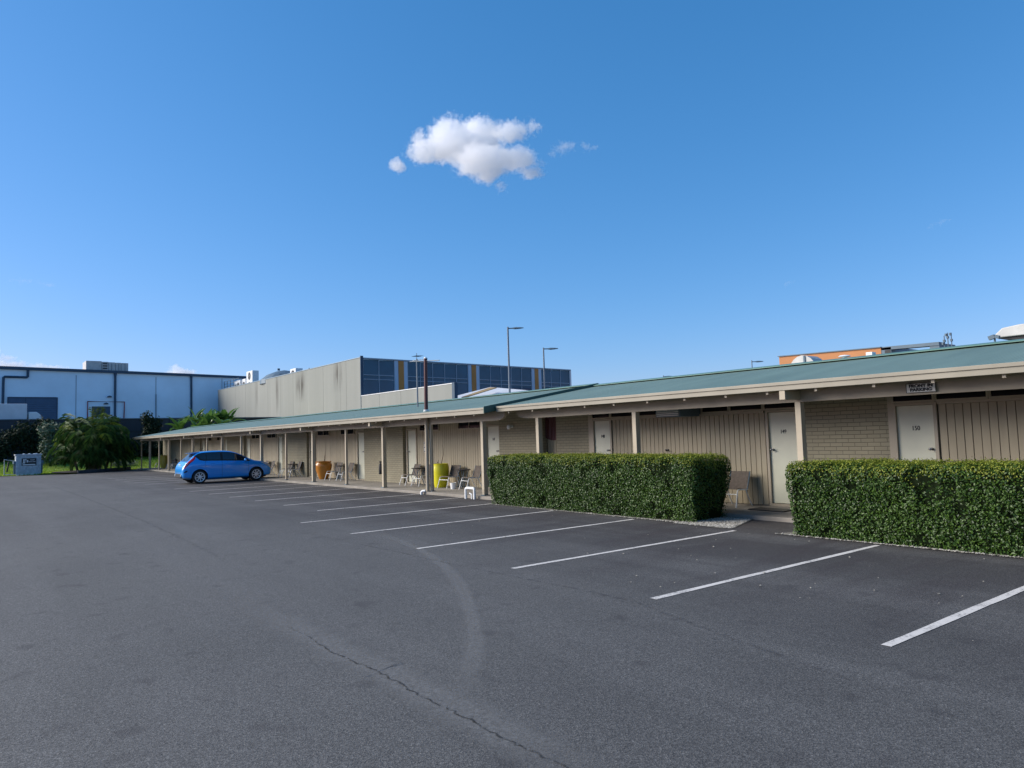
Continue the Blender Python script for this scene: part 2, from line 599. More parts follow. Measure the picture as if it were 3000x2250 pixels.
MAT['seam'] = worn_mark('dark_seal_seam', (.045, .045, .05), .45, .8)

# ------------------------------------------------------------------ ground, lot, lines
def flat(name, poly, z, mat, label=None, cat=None, kind='structure', group=None):
    o = MB().add([(x, y, z) for x, y in poly], [tuple(range(len(poly)))]).build(name, mat)
    return tag(o, label, cat, group, kind)


flat('ground', [(-2500, -2500), (2500, -2500), (2500, 2500), (-2500, 2500)], -.03, MAT['ground'], 'bare ground reaching to the horizon beyond the lot', 'ground')
flat('parking_lot', [(40, -60), (40, 12.26), (-15.6, 12.26), (-15.6, 11.9), (-64, 11.9), (-60.4, 8.6), (-59.6, 7.2), (-61.4, 5.6), (-62.2, 3.0), (-75.6, 2.6), (-75.6, -60)], 0.0, MAT['asphalt'], 'grey asphalt of the motel car park', 'car park')

LINES = [(-2.87, 5.85, 10.55), (-5.24, 5.82, 10.62), (-7.70, 5.88, 10.68), (-10.19, 5.90, 10.85), (-12.78, 5.98, 11.0), (-15.40, 6.06, 11.15), (-17.75, 7.42, 11.8), (-20.1, 7.42, 11.8),
         (-22.5, 7.42, 11.8), (-24.9, 7.38, 11.8), (-27.25, 7.36, 11.8), (-29.6, 7.3, 11.8), (-32.0, 7.3, 11.8), (-37.6, 7.3, 11.8), (-40.0, 7.3, 11.8), (-42.5, 7.3, 11.8), (-45, 7.3, 11.8), (-47.4, 7.3, 11.8)]
for i, (x, y0, y1) in enumerate(LINES):
    w = .042
    nn = 12
    vs, fs = [], []
    for k in range(nn + 1):
        y = y0 + (y1 - y0) * k / nn
        vs += [(x - w + R.uniform(-.006, .006), y, .004), (x + w + R.uniform(-.006, .006), y, .004)]
    for k in range(nn):
        fs.append((2 * k, 2 * k + 1, 2 * k + 3, 2 * k + 2))
    o = MB().add(vs, fs).build('parking_line', MAT['line'])
    tag(o, None, None, 'white lines between the parking bays', 'structure')


def ribbon(name, pts, w, z, mat, jag=0.0, label=None, sub=6, edge=0.0):
    P = []
    pts = [pts[0]] + list(pts) + [pts[-1]]
    for i in range(1, len(pts) - 2):
        a, b, c, d = (Vector(q) for q in pts[i - 1:i + 3])
        for k in range(sub):
            t = k / sub
            q = .5 * ((2 * b) + (c - a) * t + (2 * a - 5 * b + 4 * c - d) * t * t + (3 * b - a - 3 * c + d) * t ** 3)
            P.append((q.x + R.uniform(-jag, jag), q.y + R.uniform(-jag, jag)))
    P.append(pts[-1])
    vs, fs, fade = [], [], []
    n = len(P)
    for i, p in enumerate(P):
        q = P[min(i + 1, n - 1)]
        o_ = P[max(i - 1, 0)]
        d = Vector((q[0] - o_[0], q[1] - o_[1])).normalized()
        ww = w * R.uniform(.8, 1.2)
        ends = min(1.0, 5.0 * i / n, 5.0 * (n - 1 - i) / n)
        for s, f in ((-1, edge), (-.4, 1), (.4, 1), (1, edge)):
            vs.append((p[0] - d.y * ww * s, p[1] + d.x * ww * s, z))
            fade.append(f * ends)
    for i in range(n - 1):
        for k in range(3):
            fs.append((4 * i + k, 4 * i + k + 1, 4 * i + k + 5, 4 * i + k + 4))
    o = MB().add(vs, fs).build(name, mat)
    at = o.data.attributes.new('fade', 'FLOAT', 'POINT')
    at.data.foreach_set('value', fade)
    return tag(o, label, None, None, 'structure')


CRACK = [(-6.97, 2.57), (-6.41, 2.58), (-5.73, 2.54), (-5.2, 2.58), (-4.97, 2.58), (-4.39, 2.56), (-3.92, 2.57), (-3.41, 2.56), (-2.96, 2.58), (-2.2, 2.6)]
ribbon('asphalt_crack', CRACK, .009, .004, MAT['crack'], .016, 'thin dark crack wandering across the asphalt', 12, .4)
ribbon('asphalt_crack', [(-9.5, 2.68), (-8.29, 2.64)] + [(p[0] + .02, p[1] + .05) for p in CRACK], .24, .0025, MAT['scuff'], .01, 'pale worn band along the crack')

ARC = [(-13.6, 6.55), (-11.99, 6.3), (-10.29, 5.94), (-8.78, 5.45), (-7.59, 4.94), (-6.57, 4.4), (-5.71, 3.89), (-5.07, 3.46), (-4.4, 2.9), (-3.6, 2.0)]
ribbon('tyre_scuff', ARC, .12, .0022, MAT['scuff'], .004, 'pale curved tyre scuff sweeping past the bay ends', 8)
ribbon('seal_seam', [(-16, 5.35), (-12, 5.5), (-9, 5.52), (-5.81, 5.61), (-5.02, 5.51), (-4.0, 5.23), (-2.93, 4.97), (-1.5, 4.6)], .035, .0028, MAT['seam'], .02, 'dark seam where two layers of seal meet', 8)
ribbon('seal_seam', [(-48, 4.1), (-40, 4.0), (-30, 3.9), (-22, 3.75), (-14.5, 3.5), (-10, 3.2)], .05, .0028, MAT['seam'], .02, 'long dark seam running along the lot', 10)

# ------------------------------------------------------------------ lawn and raised yard on the left
def lawn_z(x, y):
    t = min(1, max(0, (-x - 65.5) / 9.5))
    return .012 + .95 * t * t * (3 - 2 * t)


def kerb_x(y):
    pts = [(2.7, -62.3), (5.6, -61.4), (7.2, -59.7), (8.6, -60.5), (11.5, -64.0), (30, -64.2)]
    for (y0, x0), (y1, x1) in zip(pts[:-1], pts[1:]):
        if y <= y1:
            return x0 + (x1 - x0) * (y - y0) / (y1 - y0)
    return pts[-1][1]


vs, fs = [], []
NY, NX = 44, 20
for j in range(NY + 1):
    y = 2.7 + (30 - 2.7) * (j / NY) ** 1.4
    xa = kerb_x(y)
    for i in range(NX + 1):
        x = xa + (-76.2 - xa) * i / NX
        vs.append((x, y, lawn_z(x, y) + R.uniform(0, .03)))
for j in range(NY):
    for i in range(NX):
        a = j * (NX + 1) + i
        fs.append((a, a + 1, a + NX + 2, a + NX + 1))
tag(MB().add(vs, fs).build('lawn', MAT['grassbase'], smooth=True), 'sloping lawn strip below the retaining wall', 'lawn', None, 'structure')
gm = leafmat('grass_blade', (.16, .25, .02), (.33, .44, .06), .6, .45, .2)
gv, gf = [], []
for k in range(26000):
    y = 2.8 + 14 * R.random() ** 1.2
    xa = kerb_x(y)
    x = xa - .1 - (75.5 + xa) * R.random()
    z = lawn_z(x, y)
    a = R.uniform(0, math.pi)
    w, h = R.uniform(.02, .05), R.uniform(.05, .11)
    b = len(gv)
    gv += [(x - w * math.cos(a), y - w * math.sin(a), z), (x + w * math.cos(a), y + w * math.sin(a), z), (x + R.uniform(-.05, .05), y + R.uniform(-.05, .05), z + h)]
    gf.append((b, b + 1, b + 2))
tag(fast_mesh('grass', gv, gf, gm), 'bright green mown grass on the bank behind the skip bin', 'grass', None, 'stuff')

tag(MB().box(-112, -76.9, -40, 60, -.02, 2.6).build('yard_terrain', MAT['ground']), 'raised yard behind the dark retaining wall', 'ground', None, 'structure')
rw = thing('retaining_wall', 'dark grey retaining wall behind the lawn and shrubs', 'wall', (-76.5, 10, 0))
MB().box(-76.9, -76.3, -20, 30, 0, 4.42).build('wall_panel', MAT['retain'], rw)
b = MB()
for y in np.arange(-19, 30, 2.4):
    b.box(-76.3, -76.22, y, y + .1, 0, 4.40)
b.box(-76.3, -76.24, -20, 30, 3.28, 3.36)
b.build('wall_ribs', MAT['retain'], rw)
MB().box(-76.95, -76.22, -20, 30, 4.425, 4.50).build('coping', MAT['slate'], rw)

# ------------------------------------------------------------------ motel, left wing
def board_wall(x0, x1, yf, z0, z1, parent, pitch=.132):
    b = MB()
    b.box(x0, x1, yf + .018, yf + .12, z0, z1, 1)
    n = max(1, int(round((x1 - x0) / pitch)))
    p = (x1 - x0) / n
    for k in range(n):
        g = R.uniform(.010, .017)
        b.box(x0 + k * p + g / 2, x0 + (k + 1) * p - g / 2, yf + R.uniform(-.002, .002), yf + .018, z0 + .012, z1, 0)
    return b.build('board_cladding', [MAT['board'], MAT['groove']], parent)


def make_door(x0, x1, yf, z0, z1, parent, knob_right, number=None, label=None):
    d = MB().box(x0, x1, yf + .02, yf + .06, z0, z1).build('door', MAT['door'], parent, bevel=.004)
    if label:
        d['label'] = label
    fr = MB()
    fr.box(x0 - .06, x0 - .003, yf - .03, yf + .1, z0 - .06, z1 + .05)
    fr.box(x1 + .003, x1 + .06, yf - .03, yf + .1, z0 - .06, z1 + .05)
    fr.box(x0 - .003, x1 + .003, yf - .028, yf + .1, z1 + .004, z1 + .05)
    fr.build('frame', MAT['frame'], d)
    MB().box(x0, x1, yf - .03, yf + .1, z0 - .06, z0 - .01).build('threshold', MAT['frame'], d)
    kx = x1 - .07 if knob_right else x0 + .07
    h = MB()
    h.tube([(kx, yf + .02, 1.27 - 0), (kx, yf - .012, 1.27)], .026, 10)
    h.tube([(kx, yf - .012, 1.27), (kx, yf - .045, 1.27)], .012, 8)
    h.tube([(kx, yf - .045, 1.27), (kx, yf - .05, 1.27), (kx, yf - .075, 1.27), (kx, yf - .085, 1.27)], [.014, .026, .026, .012], 10)
    h.build('handle', MAT['metal'], d, smooth=True)
    if number:
        text_mesh(number, .115, 'number', MAT['black'], d, ((x0 + x1) / 2, yf + .016, 1.645), (1, 0, 0), (0, 0, 1), .003, .0012, .85)
    return d


def make_window(x0, x1, yf, z0, z1, parent, muntin=True, name='window'):
    f = MB()
    t = .035
    f.box(x0, x1, yf - .03, yf + .03, z0, z0 + t)
    f.box(x0, x1, yf - .03, yf + .03, z1 - t, z1)
    f.box(x0, x0 + t, yf - .028, yf + .03, z0 + t, z1 - t)
    f.box(x1 - t, x1, yf - .028, yf + .03, z0 + t, z1 - t)
    if muntin:
        xm = (x0 + x1) / 2
        f.box(xm - .012, xm + .012, yf - .025, yf + .03, z0 + t, z1 - t)
    w = f.build(name, MAT['frame'], parent)
    MB().box(x0 + t, x1 - t, yf - .002, yf + .012, z0 + t, z1 - t).build('pane', MAT['glass'], w)
    return w


def roof_z(y, base=2.505):
    return base + .1645 * (y - 11.42)


def column(x, y, sx, sy, z0, z1, parent):
    c = MB().box(x - sx / 2, x + sx / 2, y - sy / 2, y + sy / 2, z0 + .02, z1).build('column', MAT['beige'], parent, bevel=.006)
    MB().box(x - sx / 2 - .03, x + sx / 2 + .03, y - sy / 2 - .03, y + sy / 2 + .03, z0, z0 + .02).build('foot_plate', MAT['slate'], c)
    return c


def roof_slab(x0, x1, y0, yr, y1, base, parent):
    zr = roof_z(yr, base)
    ze = roof_z(y0, base)
    poly = [(y0, ze), (yr, zr), (y1, ze), (y1, ze - .045), (yr, zr - .045), (y0, ze - .045)]
    r = MB().prism(poly, 'x', x0, x1).build('roof', MAT['roof'], parent)
    cap = MB()
    cap.prism([(yr - .24, zr - .0395 + .03), (yr - .24, zr - .0395 + .045), (yr, zr + .055), (yr + .24, zr - .0395 + .045), (yr + .24, zr - .0395 + .03), (yr, zr + .035)], 'x', x0 + .01, x1 - .01)
    cap.build('ridge_cap', MAT['roofcap'], r)
    return r


SLAB = .08
tag(MB().box(-63.7, -16.2, 11.8, 13.9, -.02, SLAB).build('porch_slab', MAT['slab'], bevel=.012), 'low concrete walkway along the left wing', 'walkway', None, 'structure')
tag(MB().box(-16.19, 6, 12.2, 14.1, -.02, SLAB).build('porch_slab', MAT['slab'], bevel=.012), 'low concrete walkway along the right wing', 'walkway', None, 'structure')

LW = thing('motel_wing', 'long low beige motel wing with green roof beside the blue car', 'motel', (-40, 13.6, 0), 'two wings of the motel')
YL, YB = 13.72, 13.60
P_ = 9.35
for k in range(-1, 4):
    xr = -24.4 - P_ * k
    # brick pier between two doors
    x0 = xr - 3.24
    x1 = xr if k >= 0 else -16.5
    w = MB().box(x0, x1, YB, YB + .3, SLAB, 2.80).build('brick_wall', MAT['brick'], LW)
    if k >= 0:
        # door right of the pier, boards with two high windows, door at the far end
        make_door(xr + .16, xr + .80, YL, SLAB + .06, 2.05, LW, False)
        board_wall(xr + .87, xr + 5.02, YL, SLAB, 2.80, LW)
        make_window(xr + 1.1, xr + 2.45, YL - .02, 2.0, 2.42, LW)
        make_window(xr + 3.65, xr + 5.0, YL - .02, 2.0, 2.42, LW)
        make_door(xr + 5.30, xr + 5.96, YL, SLAB + .06, 2.05, LW, True, '147' if k == 0 else None)
        for xa, xb, za in ((xr + .002, xr + .098, SLAB), (xr + .10, xr + .865, 2.105), (xr + 5.03, xr + 5.238, SLAB), (xr + 5.24, xr + 6.02, 2.105), (xr + 6.022, xr + 6.105, SLAB)):
            MB().box(xa, xb, YL + .004, YL + .12, za, 2.80).build('wall_infill', MAT['board'], LW)
MB().box(-63.2, -55.7, YB, YB + .3, SLAB, 2.80).build('brick_wall', MAT['brick'], LW)
MB().box(-63.18, -16.55, 13.92, 20, 0, 2.5).build('inner_wall', MAT['brick'], LW)
g_ = MB()
for x in (-63.2, -16.52):
    MB().prism([(13.9, 2.5), (20, 2.5), (15.7, 3.12), (13.9, 2.83)], 'x', x, x + .1).build('gable_wall', MAT['board'], LW)
roof_slab(-63.6, -16.0, 11.44, 15.7, 20.2, 2.505, LW)
fz = MB().box(-63.55, -16.005, 11.425, 11.455, 2.355, 2.462)
fz.build('fascia', MAT['fascia'], LW, bevel=.004)
MB().box(-63.55, -16.006, 11.405, 11.45, 2.463, 2.520).build('gutter_trim', MAT['fascia'], LW, bevel=.006)
v = MB()
v.prism([(11.39, 2.36), (15.7, 2.36 + .709), (15.7, 3.26), (11.39, 2.545)], 'x', -15.998, -15.975)
v.build('verge_flashing', MAT['verge'], LW)
bm_ = MB()
nose = [(-15.86, 2.41), (-15.88, 2.30), (-15.95, 2.23), (-16.1, 2.185), (-16.3, 2.17)]
bm_.prism([(-63.4, 2.17), (-63.4, 2.41)] + nose, 'y', 12.005, 12.095)
bm_.build('porch_beam', MAT['beam'], LW)
COLX = [-16.95, -19.79, -22.96, -26.0, -29.16, -32.25, -35.5, -38.63, -41.9, -44.9, -48.0, -50.95, -54.2, -57.15, -60.2, -63.2]
for k, x in enumerate(COLX):
    if k % 2 == 0:
        column(x, 12.05, .115, .135, SLAB, 2.17, LW)
    else:
        column(x, 12.05, .09, .08, SLAB, 2.17, LW)
for k in range(2, 16, 2):
    x = COLX[k]
    MB().box(x - .05, x + .05, 11.49, 13.62, 2.215, 2.352).build('cross_beam', MAT['beige'], LW)
raf0 = None


def rafters(xs, y0, y1, base, parent):
    first = None
    for x in xs:
        if first is None:
            zt = roof_z(y0, base) - .05
            zt1 = roof_z(y1, base) - .05
            first = MB().prism([(y0, zt - .155), (y0, zt), (y1, zt1), (y1, zt1 - .155)], 'x', x - .024, x + .024).build('rafter', MAT['beige'], parent)
            x00 = x
        else:
            c = first.copy()
            COL.objects.link(c)
            c.parent = parent
            c.location.x += x - x00


rafters([-16.6 - .974 * k for k in range(48)], 11.49, 13.6, 2.505, LW)

# ------------------------------------------------------------------ motel, right wing
RW = thing('motel_wing', 'nearer beige motel wing with doors 148, 149 and 150 behind the hedges', 'motel', (-8, 13.95, 0), 'two wings of the motel')
YR = 13.95
MB().box(-15.99, -14.63, YR, YR + .3, SLAB, 2.815).build('brick_wall', MAT['brick'], RW)
MB().box(-8.28, -6.53, YR, YR + .3, SLAB, 2.815).build('brick_wall', MAT['brick'], RW)
make_door(-14.42, -13.80, YR, SLAB + .06, 2.06, RW, True, '148')
make_door(-9.06, -8.40, YR, SLAB + .06, 2.06, RW, False, '149')
make_door(-6.38, -5.73, YR, SLAB + .06, 2.06, RW, True, '150')
board_wall(-13.72, -9.15, YR, SLAB, 2.06, RW)
board_wall(-5.65, -1.0, YR, SLAB, 2.06, RW)
for xa, xb, za in ((-14.628, -14.485, SLAB), (-8.335, -8.282, SLAB), (-6.528, -6.445, SLAB)):
    MB().box(xa, xb, YR - .012, YR + .1, za, 2.81).build('door_post', MAT['frame'], RW)
for xa, xb in ((-14.48, -13.76), (-13.755, -12.06), (-12.055, -11.62), (-10.80, -10.03), (-10.025, -9.16), (-9.155, -8.34), (-6.44, -5.69), (-5.685, -4.83), (-4.825, -3.2), (-3.195, -1.0)):
    make_window(xa, xb, YR - .01, 2.115, 2.74, RW, False)
MB().box(-11.615, -10.805, YR, YR + .1, 2.065, 2.74).build('wall_infill', MAT['groove'], RW)
for xa, xb in ((-13.72, -9.15), (-5.65, -1.0)):
    MB().box(xa, xb, YR - .04, YR + .08, 2.064, 2.112).build('window_sill', MAT['frame'], RW)
MB().box(-16, 6, YR + .01, YR + .2, 2.745, 2.82).build('wall_plate', MAT['groove'], RW)
MB().box(-1.0, 6, YR, YR + .3, SLAB, 2.815).build('brick_wall', MAT['brick'], RW)
MB().box(-15.98, 6, YR + .31, 20, 0, 2.5).build('inner_wall', MAT['brick'], RW)
g_ = MB()
g_.prism([(14.0, 2.5), (20, 2.5), (15.7, 3.1), (14.0, 2.86)], 'x', -15.98, -15.9)
g_.build('gable_wall', MAT['board'], RW)
roof_slab(-15.96, 8, 11.80, 15.7, 20.2, 2.475, RW)
MB().box(-15.955, 8, 11.785, 11.815, 2.395, 2.485).build('fascia', MAT['fascia'], RW, bevel=.004)
MB().box(-15.954, 8, 11.765, 11.81, 2.486, 2.546).build('gutter_trim', MAT['fascia'], RW, bevel=.006)
bm_ = MB()
nose = [(-15.75, 2.44), (-15.72, 2.33), (-15.62, 2.25), (-15.45, 2.205), (-15.2, 2.19)]
bm_.prism([(8, 2.44), (8, 2.19)] + nose[::-1], 'y', 12.305, 12.395)
bm_.build('porch_beam', MAT['beam'], RW)
for x in (-14.84, -11.40, -7.36, -3.35, .65):
    column(x, 12.35, .115, .135, SLAB, 2.19, RW)
for x in (-7.36, .65):
    MB().box(x - .055, x + .055, 11.80, 13.9, 2.232, 2.392).build('cross_beam', MAT['beige'], RW)
rafters([-15.5, -14.5, -13.5, -12.55, -11.6, -10.6, -9.6, -8.6, -7.85 + .15, -6.85 + .1, -5.85 + .1, -4.85, -3.9, -2.9, -1.9, -.9, .2], 11.86, 13.9, 2.475, RW)

# breezeway between the wings
bw = thing('breezeway_screen', 'cream board screen closing the gap between the two motel wings', 'screen', (-16.25, 14.06, 0))
board_wall(-16.52, -15.995, 14.06, .05, 1.70, bw, .12)
sh = thing('shade_cloth', 'dark maroon cloth sagging over the screen in the motel gap', 'shade cloth', (-16.25, 14.0, 2.5))
vs, fs = [], []
for i in range(11):
    x = -16.54 + .56 * i / 10
    zb = 1.66 - .06 * math.sin(math.pi * i / 10) - .06 * i / 10
    vs += [(x, 14.0 + .02 * math.sin(i * 1.9), zb), (x, 14.02 + .02 * math.sin(i * 1.3), 2.5)]
for i in range(10):
    fs.append((2 * i, 2 * i + 2, 2 * i + 3, 2 * i + 1))
so = MB().add(vs, fs).build('cloth', MAT['maroon'], sh)
so.modifiers.new('thick', 'SOLIDIFY').thickness = .01
flat('passage_floor', [(-16.5, 13.7), (-16.0, 13.7), (-16.0, 20), (-16.5, 20)], .03, MAT['slab'], 'narrow concrete passage between the wings', 'path')

# rear motel roof that shows over the ridge
rr = thing('rear_wing', 'further motel wing whose roof shows just above the right ridge', 'motel', (-6, 22, 0))
MB().box(-20, 9, 18.4, 27.6, 0, 3.1).build('wall', MAT['brick'], rr)
MB().prism([(17.8, 3.27), (20.2, 3.655), (28.2, 3.0), (28.2, 2.95), (20.2, 3.61), (17.8, 3.22)], 'x', -20.3, 9.4).build('roof', MAT['roof'], rr)

# air conditioner, lights, sign, extinguisher
ac = thing('air_conditioner', 'beige box air conditioner poking out of the high window strip', 'air conditioner', (-11.2, 13.8, 2.15))
MB().box(-11.57, -10.84, 13.22, 13.98, 2.06, 2.40).build('casing', MAT['slate'], ac, bevel=.012)
b = MB()
for z in (2.08, 2.12, 2.16, 2.20, 2.24, 2.28, 2.32, 2.36):
    b.box(-11.53, -10.88, 13.20, 13.218, z, z + .024)
b.build('louvre', MAT['pvc'], ac)
wl = thing('wall_light', 'small cream bulkhead light high on the brick beside door 147', 'wall light', (-17.6, 13.55, 2.0))
MB().tube([(-17.6, 13.6, 2.02), (-17.6, 13.52, 2.02)], .05, 12).build('base', MAT['white'], wl)
MB().lathe([(.0, -.07), (.045, -.06), (.065, 0), (.05, .06), (0, .075)], (-17.6, 13.46, 2.0), 14).build('lamp_shade', MAT['white'], wl, smooth=True)
vt = thing('tap_bracket', 'small black fitting on the boards between doors 148 and 149', 'wall fitting', (-11.87, 13.92, 1.27))
b = MB()
b.box(-11.93, -11.84, 13.925, 13.948, 1.25, 1.295)
b.tube([(-11.89, 13.93, 1.27), (-11.87, 13.87, 1.265), (-11.83, 13.86, 1.25)], .012, 8)
b.build('fitting', MAT['black'], vt)
sg = thing('parking_sign', 'white sign reading FRONT IN PARKING hung on the porch beam', 'sign', (-5.2, 12.25, 2.23))
MB().box(-5.42, -4.985, 12.268, 12.288, 2.228, 2.372).build('board', MAT['signwhite'], sg, bevel=.002)
b = MB()
b.box(-5.425, -4.98, 12.262, 12.267, 2.368, 2.376)
b.box(-5.425, -4.98, 12.262, 12.267, 2.224, 2.232)
b.box(-5.428, -5.42, 12.262, 12.267, 2.232, 2.368)
b.box(-4.985, -4.977, 12.262, 12.267, 2.232, 2.368)
b.build('border', MAT['black'], sg)
text_mesh("FRONT IN", .068, 'lettering', MAT['black'], sg, (-5.2, 12.262, 2.331), (1, 0, 0), (0, 0, 1), .002, .0035, 1.16)
text_mesh("PARKING", .068, 'lettering', MAT['black'], sg, (-5.2, 12.262, 2.268), (1, 0, 0), (0, 0, 1), .002, .0035, 1.16)
b = MB()
for x in (-5.36, -5.04):
    b.tube([(x, 12.28, 2.37), (x, 12.31, 2.42)], .004, 6)
b.build('hanger', MAT['metal'], sg)
ex = thing('fire_extinguisher', 'black fire extinguisher hung on the brick left of a porch column', 'fire extinguisher', (-26.0, 13.5, .38))
MB().lathe([(0, 0), (.07, .0), (.08, .03), (.08, .33), (.06, .40), (.025, .43), (.025, .47), (0, .47)], (-26.0, 13.49, .39), 16).build('cylinder', MAT['black'], ex, smooth=True)
b = MB()
b.box(-26.03, -25.97, 13.44, 13.54, .84, .90)
b.tube([(-25.96, 13.46, .86), (-25.90, 13.44, .78), (-25.89, 13.44, .55)], .013, 8)
b.build('valve_and_hose', MAT['black'], ex)
MB().box(-26.05, -25.95, 13.565, 13.598, .5, .95).build('bracket', MAT['maroon'], ex)

# power pole up through the roof
pp = thing('power_pole', 'tall pole through the roof, beige below and dark maroon above, with crossarm', 'pole', (-19.87, 11.93, 0))
MB().tube([(-19.87, 11.93, 0), (-19.865, 11.93, 2.56)], .057, 14).build('lower_pole', MAT['beige'], pp, smooth=True)
MB().tube([(-19.86, 11.93, 2.62), (-19.83, 11.93, 4.26)], [.060, .056], 14).build('upper_pole', MAT['maroon'], pp, smooth=True)
b = MB()
b.tube([(-19.86, 11.93, 2.55), (-19.86, 11.93, 2.585)], .10, 16)
b.tube([(-19.86, 11.93, 2.60), (-19.86, 11.93, 2.64)], .085, 16)
b.build('roof_collar', MAT['pvc'], pp)
MB().tube([(-19.83, 11.93, 4.26), (-19.83, 11.93, 4.30)], [.066, .04], 14).build('cap', MAT['pvc'], pp)
b = MB()
b.tube([(-20.45, 11.72, 4.215), (-19.28, 12.1, 4.155)], .014, 8)
b.build('crossarm', MAT['pole'], pp)
mast = thing('antenna_mast', 'thin grey mast with small aerial behind the maroon pole', 'mast', (-24.0, 14.05, 2.9))
MB().tube([(-24.0, 14.05, 2.85), (-24.0, 14.05, 4.76)], .03, 8).build('mast_tube', MAT['pole'], mast, smooth=True)
b = MB()
b.tube([(-24.22, 14.0, 4.72), (-23.5, 14.2, 4.70)], .014, 6)
b.tube([(-24.0, 14.05, 4.74), (-24.0, 14.05, 4.98)], .012, 6)
for k in range(4):
    b.tube([(-24.12 + .1 * k, 13.9, 4.86), (-24.06 + .1 * k, 14.2, 4.86)], .008, 5)
b.build('aerial', MAT['pole'], mast)

up_ = thing('hose_stand', 'white plastic pipe hoop at the foot of the last porch column', 'pipe hoop', (-17.15, 11.7, 0))
MB().tube([(-17.34, 11.66, 0), (-17.34, 11.66, .24), (-17.33, 11.66, .28), (-17.29, 11.67, .30), (-17.02, 11.70, .30), (-16.98, 11.70, .28), (-16.97, 11.70, .24), (-16.97, 11.70, 0)], .04, 12).build('pipe', MAT['pvc'], up_, smooth=True)
b = MB()
b.tube([(-17.10, 11.69, 0), (-17.10, 11.69, .13), (-17.18, 11.68, .16)], .022, 8)
b.build('tap', MAT['pvc'], up_, smooth=True)
pb = thing('drain_elbow', 'white drain elbow at the foot of the tall pole', 'drain pipe', (-20.15, 11.72, 0))
MB().tube([(-19.9, 11.72, 0), (-19.9, 11.72, .07), (-19.87, 11.74, .10), (-19.78, 11.80, .11)], .042, 12).build('elbow', MAT['pvc'], pb, smooth=True)
nb = thing('hanging_tag', 'small white and black plates hung on boards left of the tall pole', 'sign', (-22.9, 13.68, 1.35))
b = MB()
for i, z in enumerate((1.24, 1.37, 1.52)):
    b.box(-22.96, -22.80, 13.66, 13.70, z, z + (.10, .11, .09)[i])
b.build('plate', MAT['white'], nb)
b = MB()
for z in (1.255, 1.40, 1.55):
    b.box(-22.93, -22.83, 13.65, 13.658, z, z + .045)
b.build('marking', MAT['black'], nb)
mug = thing('white_tub', 'small white tub under the table by the yellow pot', 'tub', (-19.95, 13.0, SLAB))
MB().lathe([(0, 0), (.085, 0), (.105, .2), (.095, .2), (.08, .02), (0, .02)], (-20.02, 12.98, SLAB), 16).build('bucket', MAT['pvc'], mug, smooth=True)

# ------------------------------------------------------------------ chairs, tables, pots
def chair_proto(label, group):
    c = thing('porch_chair', label, 'chair', (0, 0, 0), group)
    b = MB()
    prof = [(-.235, .425), (-.22, .448), (-.1, .44), (.1, .425), (.19, .42), (.2, .405), (.1, .41), (-.1, .425), (-.22, .43)]
    b.prism(prof, 'x', -.23, .23)
    b.build('seat', MAT['sling'], c, world=False)
    b = MB()
    b.prism([(.185, .42), (.235, .60), (.30, .80), (.315, .83), (.34, .83), (.325, .79), (.26, .59), (.21, .41)], 'x', -.235, .235)
    b.build('backrest', MAT['sling'], c, world=False)
    for s in (-1, 1):
        MB().tube([(s * .245, .2, .40), (s * .25, -.2, .415), (s * .25, -.235, .40), (s * .255, -.26, .33), (s * .27, -.36, 0)], .0155, 8).build('leg', MAT['chrome'], c, smooth=True, world=False)
        MB().tube([(s * .245, .12, .40), (s * .25, .19, .22), (s * .26, .33, 0)], .0155, 8).build('leg', MAT['chrome'], c, smooth=True, world=False)
        MB().tube([(s * .25, .17, .41), (s * .255, .24, .60), (s * .255, .32, .835)], .013, 8).build('back_frame', MAT['slate'], c, smooth=True, world=False)
    MB().tube([(-.257, -.268, .31), (.257, -.268, .31)], .012, 8).build('stretcher', MAT['chrome'], c, smooth=True, world=False)
    return c


def table_proto(label, group):
    t = thing('porch_table', label, 'table', (0, 0, 0), group)
    MB().lathe([(0, .66), (.25, .66), (.27, .668), (.27, .69), (.25, .70), (0, .70)], (0, 0, 0), 24).build('tabletop', MAT['tabletop'], t, world=False)
    for k in range(4):
        a = math.pi / 4 + k * math.pi / 2
        MB().tube([(.20 * math.cos(a), .20 * math.sin(a), .66), (.10 * math.cos(a), .10 * math.sin(a), .36), (.23 * math.cos(a), .23 * math.sin(a), 0)], .013, 7).build('leg', MAT['slate'], t, smooth=True, world=False)
    return t


CG, TG = 'brown sling chairs along the motel porch', 'small round tables along the motel porch'
SETS = [
    (-20.62, 'brown sling chair close beside the yellow pot', -19.4, 'brown sling chair between the yellow pot and the last porch column', -20.0, 'small dark table between the two chairs by the yellow pot'),
    (-23.28, 'brown sling chair in front of the door left of the tall pole', -22.42, 'brown sling chair just left of the tall pole', -22.85, 'small dark table left of the tall pole'),
    (-29.85, 'brown sling chair close beside the orange pot', -28.72, 'brown sling chair right of the orange pot, behind a thin column', -29.3, 'small dark table between the chairs by the orange pot'),
    (-35.55, 'brown sling chair nearer the front of the blue car, in the pair with a table', -34.4, 'brown sling chair beside the door left of the orange pot', -34.98, 'small dark table right of the blue car'),
    (-39.2, 'brown sling chair half hidden behind the bonnet of the blue car', -38.0, 'brown sling chair just past the nose of the blue car', -38.6, 'small dark table behind the bonnet of the blue car'),
    (-59.0, 'brown sling chair right of the ochre pot, left of its table', -57.7, 'brown sling chair just behind the tail of the blue car', -58.4, 'small dark table by the far chairs behind the car tail'),
    (-63.0, 'farthest brown sling chair at the end of the left wing', -61.9, 'brown sling chair left of the ochre pot at the far end', None, None),
]
cp = tp = None
